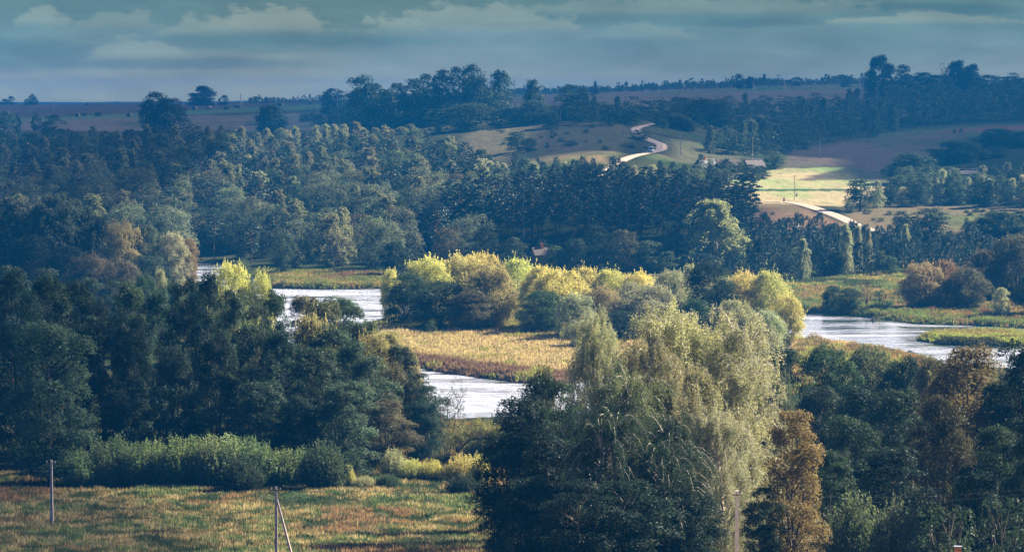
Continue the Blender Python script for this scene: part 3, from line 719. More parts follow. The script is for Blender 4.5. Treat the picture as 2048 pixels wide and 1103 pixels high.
def off_road(x, y, r=7): return np.hypot(ROADQ[:, 0] - x, ROADQ[:, 1] - y).min() > r
def dry(x, y):
    return float(water_sd(np.array([x]), np.array([y]))[0]) > 2 if 500 < y < 1120 else True
ok = lambda x, y: off_road(x, y) and dry(x, y)

# palette: leaf colours, with DK lowered to deepen the shade
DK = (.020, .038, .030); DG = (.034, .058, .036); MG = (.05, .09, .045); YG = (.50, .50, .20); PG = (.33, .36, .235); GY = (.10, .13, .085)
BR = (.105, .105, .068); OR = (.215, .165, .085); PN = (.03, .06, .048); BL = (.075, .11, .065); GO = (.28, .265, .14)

# ------------------------------------------------ near left wood
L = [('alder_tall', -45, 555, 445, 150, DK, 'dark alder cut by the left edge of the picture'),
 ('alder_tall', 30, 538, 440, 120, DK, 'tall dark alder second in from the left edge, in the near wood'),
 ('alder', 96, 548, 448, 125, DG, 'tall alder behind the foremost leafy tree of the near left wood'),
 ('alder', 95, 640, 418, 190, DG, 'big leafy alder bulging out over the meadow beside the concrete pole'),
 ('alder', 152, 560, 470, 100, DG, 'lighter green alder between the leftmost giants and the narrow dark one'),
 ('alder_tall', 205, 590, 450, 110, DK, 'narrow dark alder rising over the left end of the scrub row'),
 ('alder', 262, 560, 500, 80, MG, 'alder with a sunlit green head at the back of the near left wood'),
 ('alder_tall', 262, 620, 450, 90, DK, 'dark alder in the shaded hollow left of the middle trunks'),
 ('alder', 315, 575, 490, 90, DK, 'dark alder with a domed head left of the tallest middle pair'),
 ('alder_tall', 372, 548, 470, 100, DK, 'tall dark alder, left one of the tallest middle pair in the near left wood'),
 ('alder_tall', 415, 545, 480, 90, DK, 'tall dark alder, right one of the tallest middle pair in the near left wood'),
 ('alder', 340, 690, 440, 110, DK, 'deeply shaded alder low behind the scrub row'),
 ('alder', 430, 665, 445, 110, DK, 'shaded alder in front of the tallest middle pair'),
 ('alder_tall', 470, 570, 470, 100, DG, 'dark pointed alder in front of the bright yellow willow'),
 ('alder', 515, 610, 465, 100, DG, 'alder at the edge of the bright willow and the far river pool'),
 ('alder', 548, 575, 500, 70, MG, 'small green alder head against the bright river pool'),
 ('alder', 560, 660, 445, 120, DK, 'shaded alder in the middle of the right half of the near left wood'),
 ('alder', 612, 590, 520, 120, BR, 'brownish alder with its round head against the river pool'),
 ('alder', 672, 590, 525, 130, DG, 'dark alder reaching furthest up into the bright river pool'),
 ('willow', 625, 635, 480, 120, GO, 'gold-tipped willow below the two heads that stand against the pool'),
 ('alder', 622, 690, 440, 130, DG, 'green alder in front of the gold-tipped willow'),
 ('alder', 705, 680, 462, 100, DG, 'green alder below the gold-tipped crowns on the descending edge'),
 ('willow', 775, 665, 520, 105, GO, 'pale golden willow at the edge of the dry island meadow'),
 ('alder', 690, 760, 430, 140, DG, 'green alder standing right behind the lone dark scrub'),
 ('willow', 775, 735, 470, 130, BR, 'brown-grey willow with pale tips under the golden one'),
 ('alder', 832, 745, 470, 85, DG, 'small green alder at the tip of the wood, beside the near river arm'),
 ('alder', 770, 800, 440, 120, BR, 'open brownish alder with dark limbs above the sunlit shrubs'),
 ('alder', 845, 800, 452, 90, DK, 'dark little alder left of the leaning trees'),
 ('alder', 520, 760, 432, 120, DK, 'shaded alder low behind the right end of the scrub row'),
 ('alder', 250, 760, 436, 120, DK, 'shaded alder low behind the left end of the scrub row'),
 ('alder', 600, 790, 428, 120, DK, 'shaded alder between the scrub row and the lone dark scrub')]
L += [('alder', 640, 598, 505, 110, (.09, .11, .06), 'brown-green alder right behind the round head against the pool'), ('alder', 700, 612, 500, 110, DG, 'leafy alder on the far edge of the near wood over the pool'),
 ('alder', 728, 640, 492, 100, (.08, .11, .06), 'olive alder between the pool edge and the golden willow'), ('willow', 742, 668, 480, 110, GO, 'golden willow top at the corner where pool and meadow meet'),
 ('alder', 800, 690, 478, 95, DG, 'green alder under the pale golden willow'), ('willow', 812, 700, 500, 80, GO, 'smaller golden willow overlapping the island meadow'),
 ('alder', 655, 650, 478, 120, DG, 'dense alder filling the wood below the pool'), ('alder', 735, 710, 452, 120, DG, 'dense alder on the falling edge of the near wood'), ('alder', 858, 770, 462, 80, DG, 'last dense alder before the leaning trees')]
for q_, (k, u, vt, d, w, c, lab) in enumerate(L):
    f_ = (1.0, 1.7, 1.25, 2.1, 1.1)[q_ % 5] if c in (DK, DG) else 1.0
    T(k, u, vt, d, w, tuple(x * f_ for x in c), lab)
T('bare', 893, 770, 440, 75, GY, 'thin leaning tree with an open crown left of the arching willow', lean=.10)
T('bare', 915, 752, 446, 50, GY, 'thin upright tree with a few leaf tufts against the near river arm')
T('scrub', 1000, 810, 440, 60, DG, 'rounded bush on the near bank at the foot of the water glint')
# the lit willow behind the near left wood
T('willow', 462, 527, 640, 110, YG, 'bright yellow-green willow behind the dark pointed alder, by the river')
T('willow', 522, 545, 640, 60, YG, 'small bright yellow-green willow at the left end of the river pool')
T('scrub', 488, 514, 905, 40, BL, 'grey-green bush at the corner where the far river strip opens')
T('willow', 318, 540, 700, 40, PG, 'slim pale green sunlit sapling in front of the red-tipped tree')
T('willow', 285, 548, 690, 70, MG, 'round green sunlit tree left of the slim pale sapling')
T('willow', 345, 565, 700, 60, MG, 'low green willow just below the far river strip')
T('willow', 395, 560, 690, 60, MG, 'low green willow right below the far river strip')
for i, (u, vt, d, w) in enumerate([(20, 530, 640, 90), (90, 535, 650, 80), (170, 552, 640, 80), (235, 560, 650, 80)]):
    T('alder', u, vt, d, w, DG, 'dark tree in the shaded row between the near left wood and the weeping birches', 'shaded trees behind the near left wood')
# weeping birches, mid left
for u, vt, d, w, c, lab in [(-50, 405, 905, 120, DG, 'shaded weeping tree cut by the left edge, above the near wood'),
   (28, 398, 900, 115, DG, 'tall shaded weeping birch, leftmost whole one above the near wood'), (92, 394, 895, 115, DG, 'tallest shaded weeping birch of the four at the left'),
   (146, 402, 905, 95, DG, 'shaded weeping birch, third from the left edge'), (190, 432, 900, 70, DG, 'shorter shaded birch sloping down toward the sunlit crowns')]:
    T('weeper', u, vt, d, w, GY, lab, whole=False)
for k, u, vt, d, w, c, lab in [('round', 60, 470, 860, 110, DK, 'dark bush-like tree in front of the weeping birches'), ('round', 130, 490, 850, 100, DK, 'second dark low tree in front of the weeping birches'),
   ('willow', 243, 443, 880, 95, GO, 'broad tree with a yellow sunlit top right of the weeping birches'), ('round', 292, 449, 885, 80, BL, 'grey-green tree between the yellow-topped and the red-tipped one'),
   ('round', 322, 440, 930, 45, DG, 'small dark head poking up behind the grey-green tree'), ('willow', 345, 465, 885, 70, PG, 'pale sunlit tree left of the red-tipped one'),
   ('round', 375, 474, 890, 46, OR, 'red and yellow tipped autumn tree leaning over the far river strip'), ('willow', 180, 508, 830, 100, BR, 'brown rounded willow below the weeping birches'),
   ('willow', 235, 520, 820, 100, BR, 'brown-grey willow in front of the yellow-topped tree'), ('round', 290, 510, 850, 100, DG, 'shaded tree under the red-tipped one')]:
    T(k, u, vt, d, w, c, lab)

# ------------------------------------------------ scrub row and shrubs at the back of the near meadow
for i, (u, vt, d, w) in enumerate([(150, 895, 414, 80), (200, 878, 416, 80), (232, 860, 418, 80), (270, 880, 416, 80), (305, 874, 418, 90), (345, 866, 416, 90), (385, 868, 418, 90), (420, 866, 416, 90), (455, 864, 417, 90), (490, 866, 418, 90), (525, 880, 415, 80), (565, 893, 416, 80), (604, 888, 417, 70)]):
    T('scrub', u, vt, d, w, (.17, .25, .13), 'green feathery willow scrub in the row at the back of the meadow', 'willow scrub in the row at the back of the near meadow')
T('scrub', 480, 905, 408, 105, DG, 'dark dome of scrub in front of the middle of the scrub row')
T('scrub', 645, 876, 412, 115, (.06, .10, .06), 'lone large dark scrub right of the gap in the scrub row')
for k, u, vt, d, w, c, lab in [('scrub', 697, 928, 416, 26, YG, 'narrow bright yellow shrub right of the lone dark scrub'), ('scrub', 785, 892, 428, 62, PG, 'upright sunlit shrub in front of the brown alder'),
   ('scrub', 822, 915, 425, 60, YG, 'bright yellow-green shrub right of the upright one'), ('scrub', 725, 950, 415, 56, PG, 'low pale shrub with bright leaves next to the narrow yellow one'),
   ('scrub', 862, 915, 425, 60, YG, 'bright yellow-green shrub left of the largest sunlit one'), ('scrub', 925, 905, 424, 90, YG, 'largest bright sunlit shrub beside the dark birch grove'),
   ('scrub', 925, 945, 405, 76, DG, 'dark ball-shaped shrub in front of the largest sunlit one'), ('scrub', 960, 900, 420, 50, YG, 'tall bright shrub half behind the dark birch grove'),
   ('scrub', 775, 945, 412, 60, MG, 'green low shrub in front of the upright sunlit shrub'), ('scrub', 885, 900, 436, 80, GY, 'grey willow bush under the leaning trees'),
   ('scrub', 955, 862, 440, 70, GY, 'shaded grey bush under the arching willow')]:
    T(k, u, vt, d, w, c, lab)
# arching willow: bent stem carrying a fan of fine shoots
def arching_willow():
    x, y = gxy(902, 436); z0 = float(ground(x, y)); k = 436 / F
    root = bpy.data.objects.new('arching_willow', None); COL.objects.link(root); root.location = (x, y, z0)
    rng = np.random.default_rng(77); Tm = MB(); C = MB()
    S = np.array([(0, 0, -.3), (.5, 0, 2.2), (1.6, .1, 4.0), (3.2, .2, 5.2), (5.0, .1, 5.3), (6.4, 0, 4.6)])
    ts = np.linspace(0, 5, 22); Sx = np.stack([cosin(ts, np.arange(6.), S[:, i]) for i in range(3)], 1)
    tube(Tm, Sx, np.linspace(.22, .06, 22), 8)
    for q in range(70):
        f = rng.uniform(.35, 1); i = int(f * 21); p = Sx[i]; a = rng.normal() * .75 + (f - .6) * 1.4
        Ls = rng.uniform(2.0, 4.4); d = np.array([math.sin(a), rng.normal() * .35, math.cos(a)]); s = np.linspace(0, 1, 6)[:, None]
        B = p + d * Ls * s + np.array([math.sin(a), 0, -1]) * .18 * Ls * s ** 2
        tube(Tm, B, np.linspace(.05, .012, 6), 3, cap=False)
        n = 70; t = rng.uniform(.35, 1, n)
        P = np.stack([np.interp(t, s[:, 0], B[:, j]) for j in range(3)], 1) + rng.normal(size=(n, 3)) * .28
        leaves(C, P, unit(rng.normal(size=(n, 3))), .24, rng, asp=.4)
    Tm.obj('trunk', BARK, root); c = C.obj('crown', LEAF, root); c.color = (.24, .25, .11, 1)
    tag(root, 'small willow arching to the right with a fan of fine shoots against the water', 'tree')
arching_willow()

# ------------------------------------------------ birch grove and dark trees in the foreground
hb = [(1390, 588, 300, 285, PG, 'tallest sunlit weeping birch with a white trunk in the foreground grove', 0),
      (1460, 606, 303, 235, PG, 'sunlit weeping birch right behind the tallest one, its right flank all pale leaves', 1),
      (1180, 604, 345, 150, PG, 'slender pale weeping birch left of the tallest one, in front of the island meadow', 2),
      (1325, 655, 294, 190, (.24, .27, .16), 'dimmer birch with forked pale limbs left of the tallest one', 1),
      (1250, 730, 285, 240, (.15, .18, .11), 'shaded weeping birch with a thin forked white trunk in the middle of the grove', 2),  # grove shade is put into the darker leaf colours of the shaded birches
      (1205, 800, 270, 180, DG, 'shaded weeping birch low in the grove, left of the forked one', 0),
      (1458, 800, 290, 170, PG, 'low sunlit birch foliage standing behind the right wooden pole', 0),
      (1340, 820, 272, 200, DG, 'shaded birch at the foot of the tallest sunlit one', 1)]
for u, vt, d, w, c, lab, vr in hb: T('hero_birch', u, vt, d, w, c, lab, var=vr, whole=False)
for k, u, vt, d, w, c, lab in [('alder', 1080, 748, 330, 120, DG, 'leafy alder left of the slender pale birch, beside the near river arm'), ('willow', 1085, 738, 360, 75, BR, 'brown-topped bush tree just left of the slender pale birch'),
   ('alder', 1125, 760, 312, 120, DG, 'glossy dark alder under the slender pale birch'), ('alder', 1040, 790, 300, 150, DK, 'dark alder forming the left shoulder of the foreground grove'),
   ('alder', 1022, 860, 290, 150, DK, 'darkest alder at the left foot of the foreground grove'), ('alder', 1120, 870, 276, 190, DK, 'dark alder filling the shade of the foreground grove'),
   ('alder', 1065, 950, 268, 150, DK, 'low dark alder at the bottom edge left of the shaded birches'), ('alder', 1250, 960, 262, 220, DK, 'low dark alder at the bottom edge below the forked birch'),
   ('alder', 1365, 985, 270, 190, DK, 'low dark alder at the bottom edge under the tallest birch'), ('alder', 1160, 960, 258, 160, DK, 'low dark alder at the bottom edge between the other two')]:
    T(k, u, vt, d, w, c, lab)

# ------------------------------------------------ right foreground wood
for k, u, vt, d, w, c, lab in [
   ('alder', 1560, 690, 440, 120, DG, 'dark alder just right of the tallest birch'), ('willow', 1530, 728, 455, 60, GY, 'narrow grey tree showing right at the shoulder of the tallest birch'),
   ('willow', 1560, 745, 400, 90, GY, 'greyish rounded tree above the orange columnar tree'), ('alder', 1530, 860, 330, 90, DG, 'dark green alder between the tallest birch and the orange columnar tree'),
   ('round', 1655, 690, 440, 150, MG, 'green round tree at the near bank, left of the orange-tipped bushes'), ('round', 1740, 693, 445, 150, GY, 'greyish green round tree on the near bank in the middle of the right wood'),
   ('round', 1815, 712, 440, 120, DG, 'round tree on the near bank next to the water on the right'), ('round', 1872, 712, 425, 100, BR, 'brownish tree between the bank and the big orange tree'),
   ('alder', 1640, 770, 385, 130, DG, 'alder with glinting leaves behind the orange columnar tree'), ('alder', 1720, 770, 370, 140, DK, 'dark alder in the centre of the right wood'),
   ('alder', 1790, 775, 365, 140, DG, 'alder left of the big orange tree'), ('alder', 1700, 830, 335, 140, DG, 'alder with silvery leaves in front of the central dark one'),
   ('orange', 1588, 822, 283, 150, OR, 'orange and gold columnar autumn tree right of the wooden pole'),
   ('orange', 1940, 688, 350, 230, (.155, .135, .07), 'big autumn tree with orange leaves rising against the water on the right'),
   ('orange', 1885, 790, 318, 170, (.05, .05, .03), 'very dark tree in front of the big orange autumn tree'),
   ('orange', 1955, 722, 375, 210, (.11, .115, .06), 'olive brown crown filling in behind the big orange-leaved autumn tree'), ('alder', 2030, 760, 345, 150, DG, 'full dark tree between the big autumn tree and the right edge'),
   ('alder_tall', 2045, 672, 335, 170, DK, 'dark narrow tree cut by the right edge, level with the big orange one'),
   ('alder', 2000, 850, 300, 150, DG, 'dark tree with pale leaf specks by the right edge'), ('alder', 1790, 890, 300, 170, DK, 'dark tree at the centre bottom of the right wood'),
   ('alder', 1665, 900, 305, 120, DG, 'tree with dull brown foliage right of the columnar one'), ('scrub', 1715, 975, 288, 150, GY, 'dull brown-green shrub at the bottom edge right of the columnar tree'),
   ('scrub', 1800, 985, 283, 130, GY, 'dull shrub with upright shoots at the bottom edge in the middle of the right wood'),
   ('hedge', 1905, 1005, 275, 170, DG, 'rounded blue-green bush at the bottom edge near the orange cap'), ('hedge', 2010, 990, 268, 150, DG, 'speckled bush in the bottom right corner'),
   ('alder', 2090, 780, 290, 140, DK, 'dark tree mostly outside the right edge'), ('alder', 1960, 930, 285, 130, DK, 'dark tree above the speckled corner bush'),
   ('alder', 1530, 975, 280, 90, DG, 'dark green tree behind the right wooden pole')]:
    T(k, u, vt, d, w, c, lab)

# ------------------------------------------------ island trees
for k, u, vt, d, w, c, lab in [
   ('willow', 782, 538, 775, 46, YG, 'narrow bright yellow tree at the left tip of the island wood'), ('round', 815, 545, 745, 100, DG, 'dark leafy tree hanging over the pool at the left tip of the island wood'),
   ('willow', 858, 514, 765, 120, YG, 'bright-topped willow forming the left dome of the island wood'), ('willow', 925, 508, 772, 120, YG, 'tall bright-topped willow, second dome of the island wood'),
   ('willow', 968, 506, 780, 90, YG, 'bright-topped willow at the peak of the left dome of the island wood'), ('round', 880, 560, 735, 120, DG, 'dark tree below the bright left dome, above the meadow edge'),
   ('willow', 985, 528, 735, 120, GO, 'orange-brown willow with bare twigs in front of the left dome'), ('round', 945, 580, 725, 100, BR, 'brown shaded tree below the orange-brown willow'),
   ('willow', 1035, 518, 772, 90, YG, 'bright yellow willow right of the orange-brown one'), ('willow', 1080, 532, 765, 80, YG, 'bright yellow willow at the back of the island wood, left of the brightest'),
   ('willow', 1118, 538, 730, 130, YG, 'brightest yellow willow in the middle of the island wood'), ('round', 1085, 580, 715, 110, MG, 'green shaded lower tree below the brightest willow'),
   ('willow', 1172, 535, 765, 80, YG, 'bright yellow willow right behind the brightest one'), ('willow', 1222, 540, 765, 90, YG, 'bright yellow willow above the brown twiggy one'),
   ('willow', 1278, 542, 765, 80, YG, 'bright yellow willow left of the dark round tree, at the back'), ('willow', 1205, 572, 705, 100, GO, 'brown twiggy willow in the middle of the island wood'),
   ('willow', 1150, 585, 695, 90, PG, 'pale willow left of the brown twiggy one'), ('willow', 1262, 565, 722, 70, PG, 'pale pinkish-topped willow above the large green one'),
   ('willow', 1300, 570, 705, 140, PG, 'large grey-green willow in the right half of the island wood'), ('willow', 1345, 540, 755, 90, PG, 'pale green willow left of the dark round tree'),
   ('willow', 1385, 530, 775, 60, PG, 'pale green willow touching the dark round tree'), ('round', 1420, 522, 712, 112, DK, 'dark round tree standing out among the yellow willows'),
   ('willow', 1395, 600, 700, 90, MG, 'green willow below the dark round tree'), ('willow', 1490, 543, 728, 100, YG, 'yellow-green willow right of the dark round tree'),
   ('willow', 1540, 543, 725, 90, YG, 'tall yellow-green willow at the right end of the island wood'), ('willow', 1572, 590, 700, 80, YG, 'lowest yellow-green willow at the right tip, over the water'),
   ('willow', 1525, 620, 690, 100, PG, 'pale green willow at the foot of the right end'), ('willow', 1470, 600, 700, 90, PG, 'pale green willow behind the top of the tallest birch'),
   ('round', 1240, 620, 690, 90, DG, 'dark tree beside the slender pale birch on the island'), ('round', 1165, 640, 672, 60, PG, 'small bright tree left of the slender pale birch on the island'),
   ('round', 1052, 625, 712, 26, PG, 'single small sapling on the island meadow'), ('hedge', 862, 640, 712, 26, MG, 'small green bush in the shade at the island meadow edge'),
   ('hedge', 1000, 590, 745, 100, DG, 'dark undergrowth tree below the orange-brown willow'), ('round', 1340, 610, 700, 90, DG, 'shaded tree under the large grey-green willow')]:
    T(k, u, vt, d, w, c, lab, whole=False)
for u, vt, w in [(1430, 452 + 90, 50)]: pass

# ------------------------------------------------ far side of the river, centre row
for k, u, vt, d, w, c, lab in [
   ('far_round', 790, 482, 935, 62, DG, 'dark tree above the left tip of the island wood'), ('far_broad', 835, 490, 940, 50, DG, 'dark tree between the island dome and the wooded slope'),
   ('far_broad', 1030, 474, 955, 55, BL, 'grey-green tree left of the hut under the pines'), ('far_broad', 1112, 490, 950, 50, BL, 'grey-green tree right of the hut under the pines'),
   ('far_broad', 1085, 478, 962, 28, BL, 'small tree behind the hut'), ('far_broad', 1150, 476, 950, 60, DG, 'dark green tree under the middle of the pine stand'),
   ('far_broad', 1195, 450, 958, 60, DG, 'taller dark tree under the pine stand'), ('far_broad', 1245, 458, 955, 60, BR, 'brownish tree under the pine stand'),
   ('far_broad', 1300, 480, 948, 62, BL, 'tree with a light green right flank above the middle of the island wood'), ('far_broad', 1352, 443, 960, 62, BL, 'tree with a pale green top left of the big pale birch'),
   ('far_broad', 1398, 505, 930, 90, DK, 'dark low tree below the big pale birch'), ('far_broad', 970, 452, 960, 60, DG, 'pyramidal dark tree right of the tree on the wooded slope foot'),
   ('far_broad', 1335, 500, 940, 40, BL, 'narrow tree between the light green flank and the big pale birch')]:
    T(k, u, vt, d, w, c, lab)
T('birch', 1437, 402, 962, 112, (.36, .39, .20), 'big pale weeping birch alone before the dark pines', whole=False)
def stand(u, v):
    q = 'left part' if u < 1150 else 'middle' if u < 1330 else 'right part'; w_ = 'back rows' if v < 470 else 'front rows'
    return f'mature dark pine in the {w_} of the {q} of the tall pine stand', f'pines, {w_}, {q} of the tall stand'
# pine stand
scatter([(1000, 445), (1340, 448), (1400, 466), (1500, 470), (1510, 500), (1380, 505), (1000, 500), (880, 500), (900, 470)], 74, (17, 9),
    [(1, 'far_pine', (19, 23), .36, PN, stand, None)], 21, 940, ok)
T('far_pine', 1492, 362, 1000, 48, PN, 'rightmost pine of the tall stand, against the bright field')
T('far_pine', 1468, 372, 990, 50, PN, 'pine next to the rightmost one of the tall stand')
T('far_birch', 970, 318, 1080, 62, PG, 'broad pale birch standing alone above the left end of the pine stand')
scatter([(955, 360), (1010, 395), (1250, 415), (1480, 415), (1470, 362), (1400, 350), (1340, 362), (1225, 375), (1150, 350), (960, 350)], 85, (15, 6),
    [(3, 'young_pine', (7, 10), .6, PN, 'young pine in the thicket between the tall stand and the winding road', 'young pines below the winding road'),
     (2, 'far_bush', (6, 9), .85, BL, 'leafy bush in the thicket between the tall pine stand and the winding road', 'bushes below the winding road'),
     (1, 'far_birch', (8, 11), .45, PG, 'small pale birch in the thicket between the tall stand and the winding road', 'small birches below the winding road')], 22, 1000, ok)
scatter([(1150, 352), (1248, 352), (1248, 372), (1150, 372)], 12, (9, 4), [(1, 'young_pine', (7, 9), .65, PN, 'young pine hiding the lowest stretch of the winding road', 'young pines at the low end of the winding road')], 45, 1000, lambda x, y: off_road(x, y, 3.5))
# wooded slope
def slope(kind):
    def f(u, v):
        zone = ('at the river foot of the wooded slope' if v > 480 else 'halfway up the wooded slope' if v > 385 else 'high on the wooded slope')
        side = 'on its left side' if u < 330 else 'in its middle' if u < 660 else 'on its right side'
        return f'{kind} {zone}, {side}', f'{kind}s {zone}, {side}'
    return f
SL = [(-90, 530), (300, 524), (430, 530), (512, 546), (750, 548), (900, 545), (1000, 500), (1000, 400), (950, 335), (850, 318), (700, 315), (-90, 310)]
SL1 = [(-90, 530), (300, 524), (430, 530), (512, 546), (750, 548), (900, 545), (1000, 500), (1000, 420), (800, 400), (500, 410), (250, 400), (-90, 390)]
SL2 = [(-90, 400), (250, 405), (500, 415), (800, 405), (1000, 425), (1000, 400), (950, 345), (850, 325), (700, 322), (-90, 318)]
scatter(SL1, 175, (26, 9),
    [(3, 'slope_broad', (15, 19), .78, (.12, .15, .10), slope('pale green round-crowned tree'), None), (1.6, 'slope_broad', (13, 18), .75, DG, slope('dark round-crowned tree'), None),
     (1.0, 'far_pine', (16, 20), .42, PN, slope('dark pine'), None), (1.0, 'far_birch', (15, 19), .5, (.20, .22, .12), slope('pale birch'), None), (.8, 'slope_broad', (13, 17), .75, BR, slope('brownish round-crowned tree'), None)], 23, 940, ok)
scatter(SL2, 230, (18, 5),
    [(.9, 'far_broad', (14, 18), .66, BL, slope('grey-green broadleaf tree'), None), (.7, 'far_broad', (13, 17), .7, DG, slope('dark broadleaf tree'), None),
     (2.2, 'far_pine', (15, 18), .42, PN, slope('dark pine'), None), (2.0, 'far_birch', (14, 18), .45, (.17, .19, .11), slope('pale birch'), None)], 26, 940, ok)
for i, u in enumerate(range(520, 930, 19)):
    T('far_birch', u + RNG.uniform(-5, 5), 246 + RNG.uniform(-2, 12) + (8 if u < 620 else 0), 1500 + RNG.uniform(-25, 15), 24, (.24, .25, .11), 'birch with a sunlit yellow tip in the top row of the wooded slope', 'birches along the top row of the wooded slope')
for i, u in enumerate(range(-20, 520, 21)):
    T('far_pine' if i % 3 else 'far_birch', u + RNG.uniform(-6, 6), 250 + RNG.uniform(-4, 10) + max(0, 30 - u * .15), 1480 + RNG.uniform(-25, 15), 26, PN if i % 3 else (.17, .19, .1), ('dark pine' if i % 3 else 'birch') + ' in the top row of the wooded slope, below the brown field', ('pines' if i % 3 else 'birches') + ' in the top row below the brown field')
def belt(u, v):
    q = 'left of the slim birches' if u < 1690 else 'right of the slim birches' if u < 1850 else 'behind the orange round-headed tree'; w_ = 'front edge' if v > 530 else 'back'
    return f'young pine at the {w_} of the pine belt, {q}', f'young pines, {w_} of the belt, {q}'
# young pine belt on the right
scatter([(1470, 470), (1560, 482), (1640, 490), (1700, 492), (1850, 505), (1960, 512), (2060, 520), (2060, 540), (1800, 552), (1560, 556), (1470, 545)], 115, (13, 6),
    [(4, 'young_pine', (8, 12), .62, PN, belt, None),
     (1, 'far_bush', (6, 9), .8, BL, 'leafy bush in the young pine belt behind the right river bank', 'bushes in the belt behind the right bank')], 24, 850, ok)
for u, vt, d, w, lab in [(1607, 477, 915, 26, 'slim pale birch at the front of the young pine belt, above the grassy bank'), (1692, 448, 925, 28, 'tallest slim pale birch in the middle of the young pine belt'),
    (1716, 452, 935, 20, 'slim pale birch just right of the tallest one in the young pine belt'), (1738, 455, 940, 16, 'thin pale birch, rightmost of the trio in the young pine belt'), (1812, 448, 960, 20, 'pale birch by the round dark tree at the far edge of the pine belt')]:
    T('birch', u, vt, d, w, PG, lab, whole=False)
# right bank trees
for k, u, vt, d, w, c, lab in [('willow', 1845, 524, 800, 100, GO, 'broad tree with an orange-grey head, leftmost of the big trees on the right bank'), ('willow', 1893, 521, 805, 78, OR, 'orange round-headed tree on the right bank'),
   ('willow', 1935, 535, 800, 90, BR, 'brown tree right of the orange round-headed one'), ('willow', 1970, 500, 825, 80, BR, 'tall tree with pale leaf tips behind the brown one'), ('willow', 2035, 470, 830, 130, BR, 'tallest dark tree on the right bank, cut by the edge'),
   ('round', 2005, 574, 772, 40, PG, 'small pale green tree in front of the tallest dark one'), ('willow', 2080, 540, 780, 100, DK, 'dark tree at the right edge on the bank'),
   ('hedge', 1600, 560, 905, 12, BL, 'tiny bush at the top of the grassy bank'), ('round', 1665, 570, 800, 45, MG, 'shrub with a sunlit right side on the grassy bank'), ('round', 1700, 575, 795, 60, MG, 'broad green shrub in the middle of the grassy bank'),
   ('hedge', 1762, 578, 790, 50, MG, 'green shrub near the orange-grey tree on the grassy bank'), ('bare', 1735, 545, 800, 34, BR, 'thin twiggy tree standing on the grassy bank')]:
    T(k, u, vt, d, w, c, lab)
# ------------------------------------------------ slopes and plateau on the right and in the middle
for k, u, vt, d, w, c, lab in [
   ('far_round', 1822, 305, 1270, 108, DG, 'large dark dome-shaped tree at the lower end of the ploughed field'), ('far_round', 1912, 281, 1390, 112, DG, 'large dark tree behind the shed roof'),
   ('far_round', 1995, 256, 1500, 90, DG, 'dark tree above the shed, second from the right edge'), ('far_round', 2050, 262, 1480, 80, DG, 'dark tree at the right edge above the shed'), ('far_broad', 1960, 300, 1400, 45, DG, 'pointed dark tree right behind the shed'),
   ('far_broad', 1995, 290, 1400, 40, DG, 'smaller dark tree right of the shed'), ('far_broad', 1545, 300, 1330, 58, BL, 'leafy tree at the left end of the ploughed field, beside the barn'), ('far_broad', 1450, 318, 1245, 42, BL, 'leafy tree in the farmyard right of the farmhouse'),
   ('far_broad', 1476, 322, 1250, 36, BL, 'second leafy tree in the farmyard between farmhouse and barn'), ('far_broad', 1500, 328, 1245, 46, DG, 'rounded dark tree in front of the barn'), ('far_broad', 1432, 335, 1215, 28, BL, 'small tree against the wall of the farmhouse'),
   ('far_broad', 1525, 330, 1260, 34, DG, 'low dark tree right of the barn'), ('far_broad', 1720, 358, 1125, 66, DG, 'dark round tree beside the bright field'), ('far_birch', 1756, 360, 1140, 28, PG, 'pale slim tree right of the dark round one by the bright field'),
   ('far_bush', 1698, 398, 1112, 22, BL, 'little pale bush left of the dark round tree by the bright field'), ('far_broad', 1805, 372, 1150, 30, PG, 'pale tree with a bright right edge in the row above the lower field'),
   ('far_broad', 1860, 414, 1040, 86, DG, 'dark round tree beside the lower road bend'), ('far_broad', 1803, 420, 1050, 38, DG, 'small dark tree left of the round one near the lower road'), ('far_round', 1995, 422, 1030, 110, DG, 'wide dark tree right of the visible end of the road'),
   ('far_bush', 1935, 438, 1040, 24, DG, 'little dark bush above the visible end of the road'), ('far_broad', 2045, 420, 1050, 60, DG, 'dark tree at the right edge level with the lower road'), ('far_pine', 2042, 385, 1130, 36, PN, 'dark pine at the right edge of the lower field')]:
    T(k, u, vt, d, w, c, lab)
scatter([(1775, 402), (2100, 400), (2100, 412), (1775, 413)], 20, (13, 1), [(2, 'far_broad', (8, 11), .8, DG, 'dark broadleaf tree in the row along the top of the lower right field', 'broadleaf row above the lower right field'),
   (1, 'far_birch', (9, 11), .4, PG, 'pale birch in the row along the top of the lower right field', 'birches above the lower right field')], 31, 1000, ok)
scatter([(1790, 375), (2100, 368), (2100, 398), (1790, 400)], 34, (15, 6), [(2, 'far_broad', (8, 11), .8, BL, 'grey-green tree in the thicket around the shed roof', 'trees round the shed'),
   (1, 'far_birch', (9, 12), .4, PG, 'pale birch in the thicket around the shed roof', 'birches round the shed')], 32, 1130, ok)
def band(what):
    def f(u, v):
        if u < 1420: q = 'above the winding road'
        elif u < 1640: q = 'between the winding road and the farm field'
        elif u < 1850: q = 'along the top of the ploughed field'
        else: q = 'on the dark hill at the far right'
        return f'{what} {q}', f'{what}s {q}'
    return f
mixb = [(5, 'mass', (8, 12), 1.1, DG, 'x', 'x'), (1, 'far_birch', (12, 16), .4, BL, band('slim grey birch'), None), (1, 'far_bush', (5, 7), 1.2, BL, band('grey-green bush'), None)]
scatter([(1415, 312), (1430, 290), (1500, 268), (1560, 262), (1700, 240), (1860, 240), (1860, 256), (1750, 276), (1640, 292), (1560, 312)], 75, (15, 5), mixb, 33, 1200, ok)
